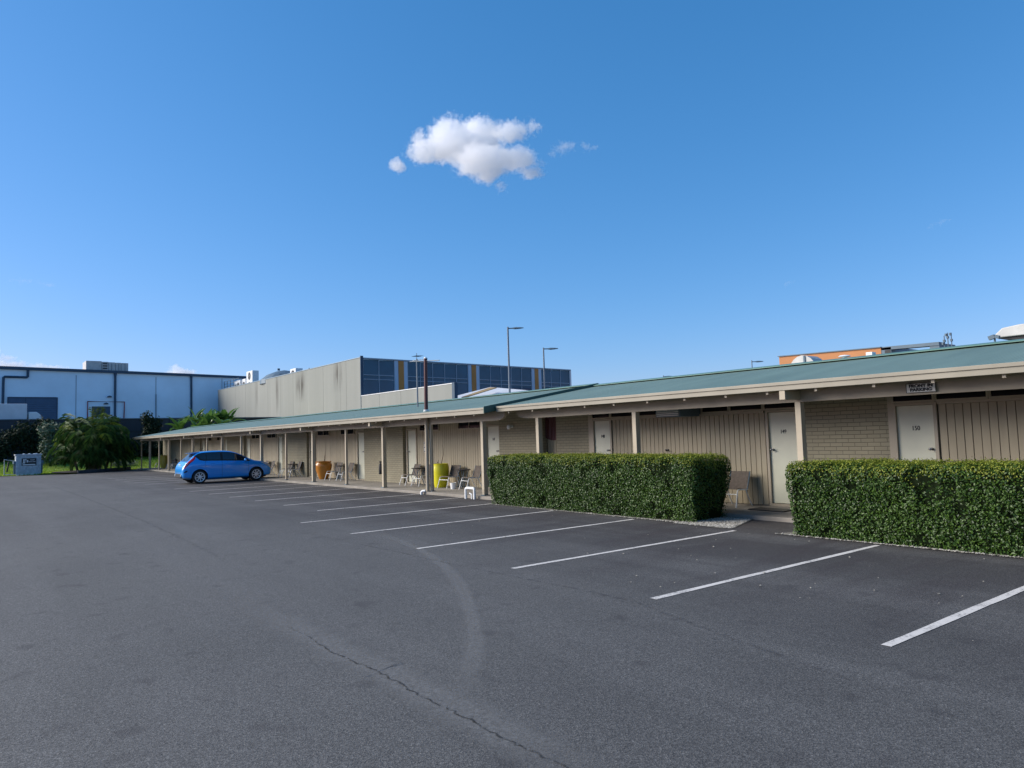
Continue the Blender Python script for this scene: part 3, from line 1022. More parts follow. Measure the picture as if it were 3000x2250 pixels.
for xa, la, xb, lb, xt, lt in SETS:
    for x, l in ((xa, la), (xb, lb)):
        if cp is None:
            c = cp = chair_proto(l, CG)
        else:
            c = copy_tree(cp)
        c['label'] = l
        c.location = (x, 13.27 + R.uniform(-.04, .03), SLAB)
        c.rotation_euler = (0, 0, R.uniform(-.12, .12))
        c.scale = (.92, .92, .88)
    if xt is not None:
        if tp is None:
            t = tp = table_proto(lt, TG)
        else:
            t = copy_tree(tp)
        t['label'] = lt
        t.location = (xt, 13.35, SLAB)
        t.scale = (.95, .95, .88)
c = copy_tree(cp)
c['label'] = 'brown sling chair beside door 149, half hidden by the hedge'
c.location = (-9.66, 13.44, SLAB)
c.rotation_euler = (0, 0, .05)


def twigs(parent, base, spec):
    b = MB()
    for pts, r in spec:
        P = [Vector(base) + Vector(p) for p in pts]
        b.tube(P, [r * (1 - .75 * i / (len(P) - 1)) for i in range(len(P))], 6)
    b.build('branch', MAT['twig'], parent)


pot = thing('planter', 'tall bulging orange glazed pot with a bare twig', 'planter', (-30.85, 13.2, SLAB), 'large glazed pots on the porch')
MB().lathe([(0, 0), (.17, 0), (.19, .02), (.26, .2), (.345, .45), (.37, .58), (.355, .68), (.32, .735), (.335, .75), (.35, .775), (.34, .79), (.30, .785), (.28, .73), (.28, .68)], (-30.85, 13.2, SLAB), 32).build('pot', MAT['orange'], pot, smooth=True)
MB().lathe([(0, .70), (.29, .69)], (-30.85, 13.2, SLAB), 24).build('soil', MAT['soil'], pot)
twigs(pot, (-30.75, 13.2, SLAB + .68), [([(0, 0, 0), (.03, .02, .25), (.10, 0, .42), (.08, .03, .62), (.16, 0, .85)], .016), ([(.03, .02, .25), (.12, -.05, .33), (.15, -.06, .40)], .01), ([(-.05, 0, 0), (.0, 0, .18), (-.04, 0, .3)], .012)])
pot = thing('planter', 'tall yellow glazed pot with bare twigs beside the tall pole', 'planter', (-21.12, 13.2, SLAB), 'large glazed pots on the porch')
MB().lathe([(0, 0), (.20, 0), (.215, .02), (.265, .3), (.285, .52), (.28, .68), (.262, .76), (.268, .785), (.255, .795), (.235, .78), (.23, .70)], (-21.12, 13.2, SLAB), 32).build('pot', MAT['yellow'], pot, smooth=True)
MB().lathe([(0, .73), (.235, .72)], (-21.12, 13.2, SLAB), 24).build('soil', MAT['soil'], pot)
twigs(pot, (-21.15, 13.2, SLAB + .7), [([(.05, 0, 0), (.10, .02, .2), (.22, 0, .40), (.23, 0, .52), (.20, 0, .72)], .015), ([(-.12, 0, 0), (-.13, 0, .13), (-.10, 0, .22)], .018), ([(-.13, 0, .10), (-.17, 0, .15)], .012)])
pot = thing('planter', 'slim ochre pot far along the porch behind the car', 'planter', (-60.5, 13.1, SLAB), 'large glazed pots on the porch')
MB().lathe([(0, 0), (.18, 0), (.25, .25), (.29, .55), (.27, .85), (.30, .98), (.27, 1.0), (.24, .9)], (-60.5, 13.1, SLAB), 24).build('pot', MAT['ochre'], pot, smooth=True)
MB().lathe([(0, .9), (.25, .89)], (-60.5, 13.1, SLAB), 20).build('soil', MAT['soil'], pot)

# ------------------------------------------------------------------ hedges
def hash_noise(p, s, seed):
    q = p * s
    return (np.sin(q[:, 0] * 1.7 + q[:, 2] * 2.3 + seed) + np.sin(q[:, 1] * 2.1 - q[:, 0] * 1.1 + seed * 2.1) + np.sin(q[:, 2] * 1.9 + q[:, 1] * 1.3 + seed * .7)
            + .6 * np.sin(q[:, 0] * 4.3 + seed) + .6 * np.sin(q[:, 2] * 4.7 - q[:, 0] * 3.1 + seed * 1.7)) / 4.2


def leaf_quads(p, n, rs, size, ar=.52, rngs=(.7, 1.25)):
    """one folded rhombus per point p, facing about n"""
    m = len(p)
    n = n / np.maximum(1e-6, np.linalg.norm(n, axis=1))[:, None]
    t = rs.normal(size=(m, 3))
    t -= n * (t * n).sum(1)[:, None]
    t /= np.maximum(1e-6, np.linalg.norm(t, axis=1))[:, None]
    bta = np.cross(n, t)
    L = (size * rs.uniform(rngs[0], rngs[1], m))[:, None]
    v = np.empty((m, 4, 3))
    v[:, 0] = p - t * L * .5
    v[:, 1] = p + bta * L * ar * .5 + n * L * .10
    v[:, 2] = p + t * L * .5
    v[:, 3] = p - bta * L * ar * .5 + n * L * .10
    f = np.arange(m * 4).reshape(m, 4)
    return v.reshape(-1, 3), f


def hedge(name, label, x0, x1, y0, y1, zt, seed, dens, leaf, taper=.10):
    rs = np.random.RandomState(seed)
    h = thing('hedge', label, 'hedge', ((x0 + x1) / 2, (y0 + y1) / 2, 0), 'clipped hedges in front of the motel')
    areas = [(x1 - x0) * zt, (x1 - x0) * (y1 - y0), (y1 - y0) * zt, (y1 - y0) * zt, (x1 - x0) * zt * .55]
    pts = []
    for i, a in enumerate(areas):
        n = int(a * dens * (1.0, 1.15, 1.15, 1.2, .8)[i])
        u, v = rs.rand(n), rs.rand(n)
        if i == 0:
            q = np.stack([x0 + (x1 - x0) * u, np.full(n, y0), zt * v], 1); nn = (0, -1, 0)
        elif i == 1:
            q = np.stack([x0 + (x1 - x0) * u, y0 + (y1 - y0) * v, np.full(n, zt)], 1); nn = (0, 0, 1)
        elif i == 2:
            q = np.stack([np.full(n, x0), y0 + (y1 - y0) * u, zt * v], 1); nn = (-1, 0, 0)
        elif i == 3:
            q = np.stack([np.full(n, x1), y0 + (y1 - y0) * u, zt * v], 1); nn = (1, 0, 0)
        else:
            q = np.stack([x0 + (x1 - x0) * u, np.full(n, y1), zt * v], 1); nn = (0, 1, 0)
        pts.append((q, np.tile(np.array(nn, float), (n, 1))))
    q = np.concatenate([a for a, _ in pts])
    nn = np.concatenate([b for _, b in pts])
    r = .13
    inner = np.stack([np.clip(q[:, 0], x0 + r, x1 - r), np.clip(q[:, 1], y0 + r, y1 - r), np.clip(q[:, 2], -1, zt - r)], 1)
    d = q - inner
    L = np.linalg.norm(d, axis=1)[:, None]
    nrm = np.where(L > 1e-4, d / np.maximum(L, 1e-4), nn)
    p = inner + nrm * r
    # gentle waves, thin places and an undercut foot
    w = hash_noise(p, 2.2, seed) * .035 + hash_noise(p, 7.0, seed + 3) * .022
    depth = rs.exponential(.028, len(p))
    hole = hash_noise(p, 3.1, seed + 9) > .40
    depth = np.where(hole, depth + rs.rand(len(p)) * .13, depth)
    keep = ~(hole & (rs.rand(len(p)) < .35))
    p = p + nrm * (w - depth + .02)[:, None]
    k = np.clip(1 - p[:, 2] / .75, 0, 1)[:, None]
    cx = np.array([[(x0 + x1) / 2, (y0 + y1) / 2, 0]])
    side = np.where(np.abs(nrm[:, 0:1]) > .5, np.sign(nrm[:, 0:1]), 0)
    p[:, 0:1] -= side * k * taper * 1.6
    p[:, 1:2] -= np.sign(p[:, 1:2] - cx[:, 1:2]) * k * taper * .8
    nj = nrm + rs.normal(size=p.shape) * .62 + np.array([[0, 0, .25]])
    p, nj, nrm = p[keep], nj[keep], nrm[keep]
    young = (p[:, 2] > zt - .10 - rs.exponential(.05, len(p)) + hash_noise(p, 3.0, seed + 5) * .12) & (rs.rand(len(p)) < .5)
    v, f = leaf_quads(p[~young], nj[~young], rs, leaf)
    fast_mesh('leaves', v, f, MAT['leaf'], h)
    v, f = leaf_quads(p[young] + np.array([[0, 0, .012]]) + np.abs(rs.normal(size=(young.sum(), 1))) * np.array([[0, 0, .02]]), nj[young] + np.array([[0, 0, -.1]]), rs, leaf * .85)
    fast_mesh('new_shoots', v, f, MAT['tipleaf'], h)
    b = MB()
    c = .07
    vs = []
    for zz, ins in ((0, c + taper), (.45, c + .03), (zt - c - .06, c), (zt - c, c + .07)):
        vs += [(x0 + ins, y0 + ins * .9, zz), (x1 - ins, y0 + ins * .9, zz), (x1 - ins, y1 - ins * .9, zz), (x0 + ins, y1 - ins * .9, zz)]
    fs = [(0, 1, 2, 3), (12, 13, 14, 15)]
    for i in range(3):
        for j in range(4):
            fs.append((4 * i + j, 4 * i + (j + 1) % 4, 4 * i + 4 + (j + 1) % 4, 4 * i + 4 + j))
    b.add(vs, fs).build('dark_core', MAT['hedgecore'], h)  # solid dark block stops see-through and paints the shade in the leaf gaps
    return h


hedge('hedge', 'clipped green hedge in front of doors 148 and 149, left of the gap', -15.42, -8.78, 11.0, 12.18, 1.20, 11, 3600, .038, .13)
hedge('hedge', 'clipped green hedge below door 150, right of the gap', -6.72, 1.2, 10.72, 12.10, 1.125, 23, 3600, .038, .06)

# gravel beds under the hedges
GB = [[(-15.3, 11.02), (-9.2, 10.93), (-8.0, 10.76), (-7.92, 11.0), (-8.35, 12.19), (-15.5, 12.19)], [(-6.95, 10.72), (-5, 10.72), (1.6, 10.60), (1.6, 12.19), (-6.6, 12.19)]]
for i, poly in enumerate(GB):
    flat('gravel_bed', poly, .008, MAT['gravel'], None, None, 'structure')
gv, gf = [], []


def pebble(x, y, s):
    b = len(gv)
    a = R.uniform(0, 6.28)
    z = .008
    ring = [(x + s * math.cos(a + k * 1.2566) * R.uniform(.7, 1.2), y + s * math.sin(a + k * 1.2566) * R.uniform(.7, 1.2), z + R.uniform(0, s * .4)) for k in range(5)]
    gv.extend(ring)
    gv.append((x, y, z + s * R.uniform(.6, 1.0)))
    for k in range(5):
        gf.append((b + k, b + (k + 1) % 5, b + 5))


for k in range(5200):
    t = R.random()
    if t < .62:
        u = R.random()
        x = -9.15 + 1.25 * u
        y = R.uniform(10.79 + .02 * u, 12.18)
        if x > -7.95 - (y - 11) * .36 and y > 11:
            continue
    elif t < .72:
        x = R.uniform(-15.5, -8.6)
        y = 11.0 + (x + 15.5) * -.013 + abs(R.gauss(0, .05))
        if R.random() > (x + 16) / 7:
            continue
    else:
        x = R.uniform(-6.95, 1.5)
        y = 10.72 + (x + 6.95) * -.012 + abs(R.gauss(0, .04))
        if R.random() < .35:
            continue
    pebble(x, y, R.uniform(.010, .024))
pm = leafmat('gravel_stones', (.16, .145, .12), (.50, .47, .41), .9, 0.0, .2)
tag(fast_mesh('gravel', gv, gf, pm), 'pale loose pebbles around the feet of the hedges', 'gravel', None, 'stuff')
gv, gf = [], []
for k in range(70):
    x, y = R.uniform(-13, -1), R.uniform(6.2, 10.6)
    gv_ = len(gv)
    s = R.uniform(.007, .017)
    pebble(x, y, s)
tag(fast_mesh('fallen_petals', gv, gf, MAT['litter']), 'pale dry petals and bits scattered over the bays', 'litter', None, 'stuff')

# door mat
dm = thing('door_mat', 'thin black mat on the walkway outside door 149', 'door mat', (-8.6, 13.2, SLAB))
MB().box(-9.0, -8.2, 12.95, 13.4, SLAB + .002, SLAB + .022).build('mat', MAT['black'], dm, bevel=.006)
# ------------------------------------------------------------------ blue hatchback
def carpaint():
    m, nt, b = nodes('blue_car_paint')
    b.inputs['Base Color'].default_value = (.004, .31, .84, 1)
    b.inputs['Roughness'].default_value = .28
    b.inputs['Coat Weight'].default_value = 1.0
    b.inputs['Coat Roughness'].default_value = .04
    b.inputs['Metallic'].default_value = .1
    return m


MAT['car'] = carpaint()
MAT['carglass'] = glass_mat('car_window_glass', (.014, .017, .024), .03, .9)
MAT['tyre'] = paint('tyre_rubber', (.022, .022, .023), .85, .15, 9)
MAT['rim'] = paint('silver_alloy', (.74, .75, .76), .35, .05, 6, metal=.3)
MAT['red'] = paint('red_lamp_lens', (.62, .012, .010), .3, .05, 6, spec=.4)
MAT['lens'] = paint('clear_lamp_lens', (.60, .62, .63), .12, .05, 6, spec=.8)
MAT['plate'] = paint('white_number_plate', (.75, .75, .72), .4, .04, 6)
MAT['well'] = paint('dark_wheel_well', (.012, .012, .013), .95, .1, 3, spec=0)

ST = [  # u, z bottom, z belt, z roof, half width, half width roof edge
    (0.00, .40, .60, .61, .60, .55), (0.03, .33, .70, .72, .70, .62), (0.09, .27, .82, .84, .775, .68), (0.18, .24, .93, .96, .805, .69), (0.30, .22, .985, 1.07, .825, .675),
    (0.45, .20, 1.01, 1.21, .838, .65), (0.60, .19, 1.015, 1.345, .845, .635), (0.72, .19, 1.012, 1.405, .848, .63), (0.95, .18, 1.00, 1.438, .85, .625), (1.35, .18, .985, 1.455, .85, .615),
    (1.75, .18, .97, 1.455, .85, .605), (2.10, .18, .955, 1.43, .85, .59), (2.35, .18, .945, 1.375, .85, .585), (2.65, .18, .935, 1.245, .848, .60), (2.90, .18, .925, 1.115, .846, .64),
    (3.10, .19, .915, 1.01, .843, .69), (3.25, .19, .90, .955, .84, .72), (3.50, .20, .865, .915, .83, .72), (3.72, .21, .80, .855, .81, .70), (3.90, .23, .70, .77, .77, .66),
    (4.02, .27, .58, .64, .68, .57), (4.08, .34, .50, .53, .52, .43)]
SU = [s[0] for s in ST]


def st(u):
    u = max(0.0, min(4.08, u))
    i = max(k for k in range(len(SU)) if SU[k] <= u + 1e-9)
    if i == len(SU) - 1:
        return ST[-1][1:]
    j = i + 1
    t = (u - SU[i]) / (SU[j] - SU[i])
    p0, p1, p2, p3 = ST[max(0, i - 1)], ST[i], ST[j], ST[min(len(ST) - 1, j + 1)]
    out = []
    for k in range(1, 6):
        a, b, c, d = p0[k], p1[k], p2[k], p3[k]
        ha, hb = SU[i] - SU[max(0, i - 1)] or 1, SU[min(len(SU) - 1, j + 1)] - SU[j] or 1
        h = SU[j] - SU[i]
        m1 = .5 * ((b - a) / ha + (c - b) / h) if i > 0 else (c - b) / h
        m2 = .5 * ((c - b) / h + (d - c) / hb) if j < len(SU) - 1 else (c - b) / h
        m1 *= h
        m2 *= h
        t2, t3 = t * t, t * t * t
        out.append((2 * t3 - 3 * t2 + 1) * b + (t3 - 2 * t2 + t) * m1 + (-2 * t3 + 3 * t2) * c + (t3 - t2) * m2)
    return out


def ring(u):
    zb, zt, zr, w, wr = st(u)
    h = zt - zb
    gh = max(0.0, zr - zt)
    return [(0, zb), (w * .80, zb), (w * .955, zb + h * .10), (w * .982, zb + h * .30), (w * .978, zb + h * .55), (w * 1.004, zb + h * .76), (w * .985, zb + h * .88), (w * .945, zt),
            (w * .945 + (wr - w * .945) * .55, zt + gh * .55), (wr, zt + gh * .90), (wr * .90, zt + gh * .985), (wr * .5, zr + .012 * min(1, gh * 4)), (0, zr + .018 * min(1, gh * 4))]


def surf(u, t, side=1, off=0.0):
    r = ring(u)
    i = min(len(r) - 2, max(0, int(t)))
    f = t - i
    y = r[i][0] * (1 - f) + r[i + 1][0] * f
    z = r[i][1] * (1 - f) + r[i + 1][1] * f
    dy, dz = r[i + 1][0] - r[i][0], r[i + 1][1] - r[i][1]
    L = math.hypot(dy, dz) or 1
    ny, nz = dz / L, -dy / L
    return Vector((u, side * (y + ny * off), z + nz * off))


def patch(b, us, lo, hi, side, off=.006, nt_=5, m=0):
    vs, fs = [], []
    for i, u in enumerate(us):
        a, c = lo(u), hi(u)
        for k in range(nt_ + 1):
            vs.append(surf(u, a + (c - a) * k / nt_, side, off))
    for i in range(len(us) - 1):
        for k in range(nt_):
            q = i * (nt_ + 1) + k
            fs.append((q, q + 1, q + nt_ + 2, q + nt_ + 1))
    return b.add(vs, fs, m)


def lerp(pts):
    def f(u):
        if u <= pts[0][0]:
            return pts[0][1]
        for (a, va), (b, vb) in zip(pts[:-1], pts[1:]):
            if u <= b:
                return va + (vb - va) * (u - a) / (b - a)
        return pts[-1][1]
    return f


def lin(a, b, n):
    return [a + (b - a) * i / n for i in range(n + 1)]


car = thing('blue_hatchback', 'blue five door hatchback parked nose in to the porch', 'car', (0, 0, 0))
us = sorted(set([round(x, 3) for x in lin(0, 4.08, 68)] + SU))
b = MB()
vs, fs = [], []
half = len(ring(0))
nr = 2 * half - 2
for u in us:
    r = ring(u)
    full = [(y, z) for y, z in r] + [(-y, z) for y, z in r[-2:0:-1]]
    vs += [(u, y, z) for y, z in full]
for i in range(len(us) - 1):
    for k in range(nr):
        fs.append((i * nr + k, i * nr + (k + 1) % nr, (i + 1) * nr + (k + 1) % nr, (i + 1) * nr + k))
fs.append(tuple(range(nr)))
fs.append(tuple((len(us) - 1) * nr + k for k in range(nr - 1, -1, -1)))
body = b.add(vs, fs).build('body', [MAT['car']], car, smooth=True, world=False)
# wheel arches cut out of the body
AX = (.73, 3.28)
cut = MB()
for u in AX:
    for s in (-1, 1):
        cut.tube([(u, s * .50, .31), (u, s * 1.1, .31)], .355, 32)
co = cut.build('arch_cutter', [MAT['well']], None)
bo = body.modifiers.new('cut', 'BOOLEAN')
bo.object = co
bo.operation = 'DIFFERENCE'
bo.solver = 'EXACT'
bo.material_mode = 'TRANSFER'
bpy.context.view_layer.update()
me2 = bpy.data.meshes.new_from_object(body.evaluated_get(bpy.context.evaluated_depsgraph_get()))
body.modifiers.clear()
body.data = me2
body.data.set_sharp_from_angle(angle=rad(38))
bpy.data.objects.remove(co)

for u in AX:
    for s in (-1, 1):
        wheel = MB().lathe([(.20, -.09), (.275, -.10), (.302, -.075), (.308, 0), (.302, .075), (.275, .10), (.215, .098), (.205, .06)], (0, 0, 0), 40)
        wheel.v = [(u + x, s * .745 + z * s, .308 + y) for x, y, z in wheel.v]
        wo = wheel.build('wheel', MAT['tyre'], car, smooth=True, world=False)
        wo.name = 'wheel'
        rim = MB()
        yy = s * (.745 + .085)
        rim.lathe([(.205, -.02), (.222, .012), (.215, .016), (.19, .005), (.185, -.05)], (0, 0, 0), 36)
        rim.lathe([(0, .012), (.045, .01), (.055, -.02), (.05, -.05)], (0, 0, 0), 20)
        for k in range(8):
            a = k * math.pi / 4 + .2
            ca, sa = math.cos(a), math.sin(a)
            rim.obox((ca * .12, sa * .12, -.006), (ca * .08, sa * .08, .004), (-sa * .021, ca * .021, 0), (0, 0, .010))
        rim.v = [(u + x, yy + z * s, .308 + y) for x, y, z in rim.v]
        rim.build('rim', MAT['rim'], wo, smooth=True, world=False)
        dk = MB()
        dk.lathe([(0, -.052), (.185, -.05)], (0, 0, 0), 24)
        dk.v = [(u + x, yy + z * s, .308 + y) for x, y, z in dk.v]
        dk.build('brake_disc', MAT['well'], wo, world=False)

for s in (-1, 1):
    tr = MB()
    patch(tr, lin(.50, 3.02, 44), lerp([(.50, 8.62), (.72, 7.25), (.9, 7.12), (3.02, 7.12)]), lerp([(.50, 8.85), (.75, 8.98), (2.2, 8.98), (2.8, 8.9), (3.02, 7.5)]), s, .004)
    wt = tr.build('window_surround', MAT['black'], car, smooth=True, world=False)
    for a_, c_ in ((.60, 1.02), (1.05, 1.66), (1.76, 2.86)):
        g = MB()
        patch(g, lin(a_, c_, 16), lerp([(.60, 8.5), (.80, 7.42), (.95, 7.3), (2.86, 7.3)]), lerp([(.60, 8.62), (.8, 8.78), (2.1, 8.80), (2.6, 8.72), (2.86, 7.8)]), s, .008)
        g.build('side_window', MAT['carglass'], wt, smooth=True, world=False)
    # shut lines of the two doors
    ln = MB()
    for u, t0, t1 in ((1.71, 1.6, 7.1), (2.92, 1.9, 7.1), (.98, 4.6, 7.1)):
        patch(ln, [u - .004, u + .004], lambda q, t0=t0: t0, lambda q, t1=t1: t1, s, .0025, 14)
    patch(ln, lin(1.0, 2.9, 20), lambda q: 1.55, lambda q: 1.62, s, .0025, 1)
    ln.build('door_gap', MAT['black'], car, world=False)
    hd = MB()
    for u in (1.22, 2.12):
        p = surf(u + .08, 6.15, s, .014)
        hd.obox(p, (.085, 0, -.002), (0, .010, 0), (0, 0, .012))
    hd.build('door_handle', MAT['car'], car, bevel=.005, world=False)
    # tail lamp wraps round the corner
    tl = MB()
    patch(tl, lin(.075, .56, 16), lerp([(.075, 5.3), (.2, 5.5), (.36, 6.75), (.56, 7.8)]), lerp([(.075, 6.4), (.18, 7.5), (.3, 8.3), (.56, 8.65)]), s, .008, 6)
    tl.build('tail_lamp', MAT['red'], car, smooth=True, world=False)
    tl = MB()
    patch(tl, lin(.13, .24, 6), lerp([(.13, 6.0), (.24, 6.5)]), lerp([(.13, 6.25), (.24, 6.85)]), s, .012, 3)
    tl.build('reversing_lamp', MAT['lens'], car, smooth=True, world=False)
    hl = MB()
    patch(hl, lin(3.50, 4.0, 14), lerp([(3.50, 6.9), (3.75, 6.0), (4.0, 5.4)]), lerp([(3.50, 7.4), (3.75, 7.5), (4.0, 6.9)]), s, .006, 4)
    hl.build('headlamp', MAT['lens'], car, smooth=True, world=False)
    mi = MB()
    mi.lathe([(0, -.10), (.05, -.085), (.068, -.02), (.066, .04), (.045, .09), (0, .10)], (0, 0, 0), 14)
    mi.v = [(2.74 + y * .9, s * (.90 + z * .75 + .02), 1.0 + x * .95) for x, y, z in mi.v]
    mi.build('wing_mirror', MAT['car'], car, smooth=True, world=False)
    sk = MB()
    patch(sk, lin(1.08, 2.95, 20), lambda q: 1.02, lambda q: 2.0, s, .004, 3)
    sk.build('side_sill', MAT['car'], car, smooth=True, world=False)
    rf = MB()
    patch(rf, lin(.07, .20, 5), lambda q: 3.6, lambda q: 4.0, s, .006, 2)
    rf.build('bumper_reflector', MAT['black'], car, world=False)


def toppatch(name, u0, u1, f0, f1, n, mat, off=.006, parent=None):
    """glass across the car from side to side between two stations"""
    g = MB()
    vs, fs = [], []
    cols = 12
    for i in range(n + 1):
        u = u0 + (u1 - u0) * i / n
        k = f0 + (f1 - f0) * i / n
        for j in range(cols + 1):
            q = -k + 2 * k * j / cols
            r = ring(u)
            half_w = r[9][0]
            y = q * half_w
            ya = abs(y)
            pts = [(r[12][0], r[12][1]), (r[11][0], r[11][1]), (r[10][0], r[10][1]), (r[9][0], r[9][1])]
            z = pts[-1][1]
            for (y0, z0), (y1, z1) in zip(pts[:-1], pts[1:]):
                if ya <= y1 + 1e-6:
                    z = z0 + (z1 - z0) * (ya - y0) / max(1e-6, y1 - y0)
                    break
            e = ring(u + .02)[12][1] - ring(u - .02)[12][1]
            nx, nz = -e / .04, 1.0
            L = math.hypot(nx, nz)
            vs.append((u + nx / L * off, y, z + nz / L * off))
    for i in range(n):
        for j in range(cols):
            q = i * (cols + 1) + j
            fs.append((q, q + 1, q + cols + 2, q + cols + 1))
    return g.add(vs, fs).build(name, mat, car, smooth=True, world=False)


toppatch('rear_window', .235, .565, .86, .80, 10, MAT['carglass'])
toppatch('windscreen', 2.40, 3.06, .90, .93, 12, MAT['carglass'])
sp = MB()
sp.prism([(.40, 1.385), (.43, 1.365), (.62, 1.385), (.80, 1.43), (.78, 1.437), (.60, 1.415)], 'y', -.54, .54)
sp.build('roof_spoiler', MAT['car'], car, bevel=.008, world=False)
MB().tube([(1.15, 0, 1.46), (.98, 0, 1.62)], .006, 6).build('aerial', MAT['black'], car, world=False)
pl = MB().obox((.085, 0, .84), (.004, 0, .006), (0, .19, 0), (-.03, 0, .05))
pl.build('number_plate', MAT['plate'], car, world=False)
bp = MB()
for u in (-.002,):
    bp.prism([(-.012, .30), (-.012, .47), (.05, .50), (.08, .27)], 'y', -.45, .45)
bp.build('rear_diffuser', MAT['black'], car, bevel=.01, world=False)
fg = MB()
for s in (-1, 1):
    fg.lathe([(0, .01), (.05, .008), (.055, -.01)], (0, 0, 0), 14)
fg.v = [(-.015 - z, (.52 if i < len(fg.v) / 2 else -.52) + x, .40 + y) for i, (x, y, z) in enumerate(fg.v)]
fg.build('reflector_lamp', MAT['lens'], car, world=False)
wp = MB()
wp.tube([(.24, 0, 1.035), (.33, .28, 1.12)], .008, 6)
wp.build('rear_wiper', MAT['black'], car, world=False)
un = MB().box(.35, 3.8, -.62, .62, .16, .30).build('underbody', MAT['well'], car, world=False)
car.location = (-35.88, 8.36, 0)
car.rotation_euler = (0, 0, math.pi / 2)

# ------------------------------------------------------------------ skip bin
sb = thing('skip_bin', 'galvanised front lift skip bin with a black sign and rubbish showing', 'skip bin', (-62.9, 4.95, 0))
def zincmat():
    m, nt, b = nodes('spangled_zinc')
    vo = N(nt, 'ShaderNodeTexVoronoi')
    vo.inputs['Scale'].default_value = 9
    nt.links.new(world_pos(nt), vo.inputs['Vector'])
    f = noise(nt, world_pos(nt), 2.0, 5)
    c = mixc(nt, vo.outputs['Color'], (.26, .32, .36), (.52, .59, .63))
    c = mixc(nt, ramp(nt, f, [(.4, .5), (.7, 0.0)]), c, (.28, .33, .36))
    nt.links.new(c, b.inputs['Base Color'])
    b.inputs['Roughness'].default_value = .5
    b.inputs['Metallic'].default_value = .2
    return m


MAT['spangle'] = zincmat()
X1, X0, Y0, Y1 = -62.1, -63.35, 3.83, 5.33
b = MB()
b.prism([(X0, 1.42), (X0 + .12, .09), (X1 - .03, .09), (X1, 1.42)], 'y', Y0, Y1)
b.build('bin_body', MAT['spangle'], sb, bevel=.015)
b = MB()
b.box(X0 - .04, X1 + .04, Y0 - .05, Y0 + .02, 1.40, 1.50)
b.box(X0 - .04, X1 + .04, Y1 - .02, Y1 + .05, 1.40, 1.50)
b.box(X1 - .02, X1 + .045, Y0 + .02, Y1 - .02, 1.401, 1.499)
b.box(X0 - .045, X0 + .02, Y0 + .02, Y1 - .02, 1.401, 1.499)
b.build('rim', MAT['zinc'], sb, bevel=.01)
for s, yy in ((-1, Y0), (1, Y1)):
    b = MB()
    b.box(X0 + .25, X1 - .02, yy + s * .001, yy + s * .14, .82, 1.02)
    b.box(X0 + .3, X0 + .38, yy + s * .001, yy + s * .10, .12, .80)
    b.box(X1 - .20, X1 - .12, yy + s * .001, yy + s * .10, .12, .80)
    b.build('fork_pocket', MAT['slate'], sb, bevel=.008)
MB().box(X0 + .08, X1 - .02, Y0 + .05, Y1 - .05, .0, .085).build('skid', MAT['pvc'], sb)
for yy in (Y0 + .16, Y1 - .16):
    MB().box(X1 - .012, X1 + .014, yy - .03, yy + .03, .12, 1.39).build('stiffener', MAT['zinc'], sb)
sn = MB().box(X1 + .004, X1 + .02, 4.16, 5.04, .68, 1.20).build('sign_panel', MAT['black'], sb)
text_mesh("JJ's", .32, 'lettering', MAT['white'], sn, (X1 + .024, 4.40, 1.02), (0, 1, 0), (0, 0, 1), .003, .008, .95)
text_mesh("WASTE", .08, 'lettering', MAT['white'], sn, (X1 + .024, 4.80, 1.07), (0, 1, 0), (0, 0, 1), .003, .001)
text_mesh("RECYCLING", .075, 'lettering', MAT['white'], sn, (X1 + .024, 4.79, .95), (0, 1, 0), (0, 0, 1), .003, .001)
b = MB()
b.box(X1 + .0205, X1 + .024, 4.22, 4.98, .72, .78)
b.build('lettering_band', MAT['white'], sn)
b = MB()
for k in range(22):
    b.lathe([(0, -.10), (.10, -.07), (.14, 0), (.09, .07), (0, .10)], (R.uniform(X0 + .2, X1 - .15), R.uniform(Y0 + .2, Y1 - .2), 1.41 + R.uniform(-.08, .03)), 7)
for v_i, v_ in enumerate(b.v):
    b.v[v_i] = (v_[0] + R.uniform(-.02, .02), v_[1] + R.uniform(-.02, .02), v_[2] + R.uniform(-.02, .02))
b.build('rubbish', MAT['white'], sb)
hb = thing('gate_rail', 'pale low metal gate frame standing left of the skip bin', 'gate', (-63, 3.5, 0))
b = MB()
b.tube([(-62.9, 3.20, 0), (-62.9, 3.20, 1.15), (-62.9, 3.88, 1.0)], .035, 8)
b.tube([(-62.9, 3.20, .08), (-62.9, 3.86, .06)], .04, 8)
b.build('frame', MAT['zinc'], hb)
MB().tube([(-62.85, 3.36, .28), (-62.85, 3.46, .98)], .05, 8).build('bar', MAT['black'], hb)

# ------------------------------------------------------------------ plants on the left
def frond(V, F, rs, base, az, el, L, droop, npair, ll, lw, hang=.55):
    d = np.array([math.cos(az) * math.cos(el), math.sin(az) * math.cos(el), math.sin(el)])
    p = np.array(base, float)
    step = L / npair
    for i in range(npair):
        t = i / npair
        d = d + np.array([0, 0, -droop * step / L * (0.6 + 1.5 * t)])
        d /= np.linalg.norm(d)
        p = p + d * step
        side = np.cross(d, [0, 0, 1.0])
        side /= max(1e-6, np.linalg.norm(side))
        if t < .12:
            continue
        le = ll * (math.sin(math.pi * min(1, .12 + t * .86)) ** .6) * rs.uniform(.75, 1.15)
        for s in (-1, 1):
            e = side * s * .8 + d * .55 + np.array([0, 0, -hang * rs.uniform(.4, 1.3)])
            e /= np.linalg.norm(e)
            wv = np.cross(e, d)
            wv /= max(1e-6, np.linalg.norm(wv))
            bb = len(V)
            m = p + e * le * .45
            V.extend([p, m + wv * lw * .5, p + e * le + np.array([0, 0, -le * .12]), m - wv * lw * .5])
            F.append((bb, bb + 1, bb + 2, bb + 3))
    return p


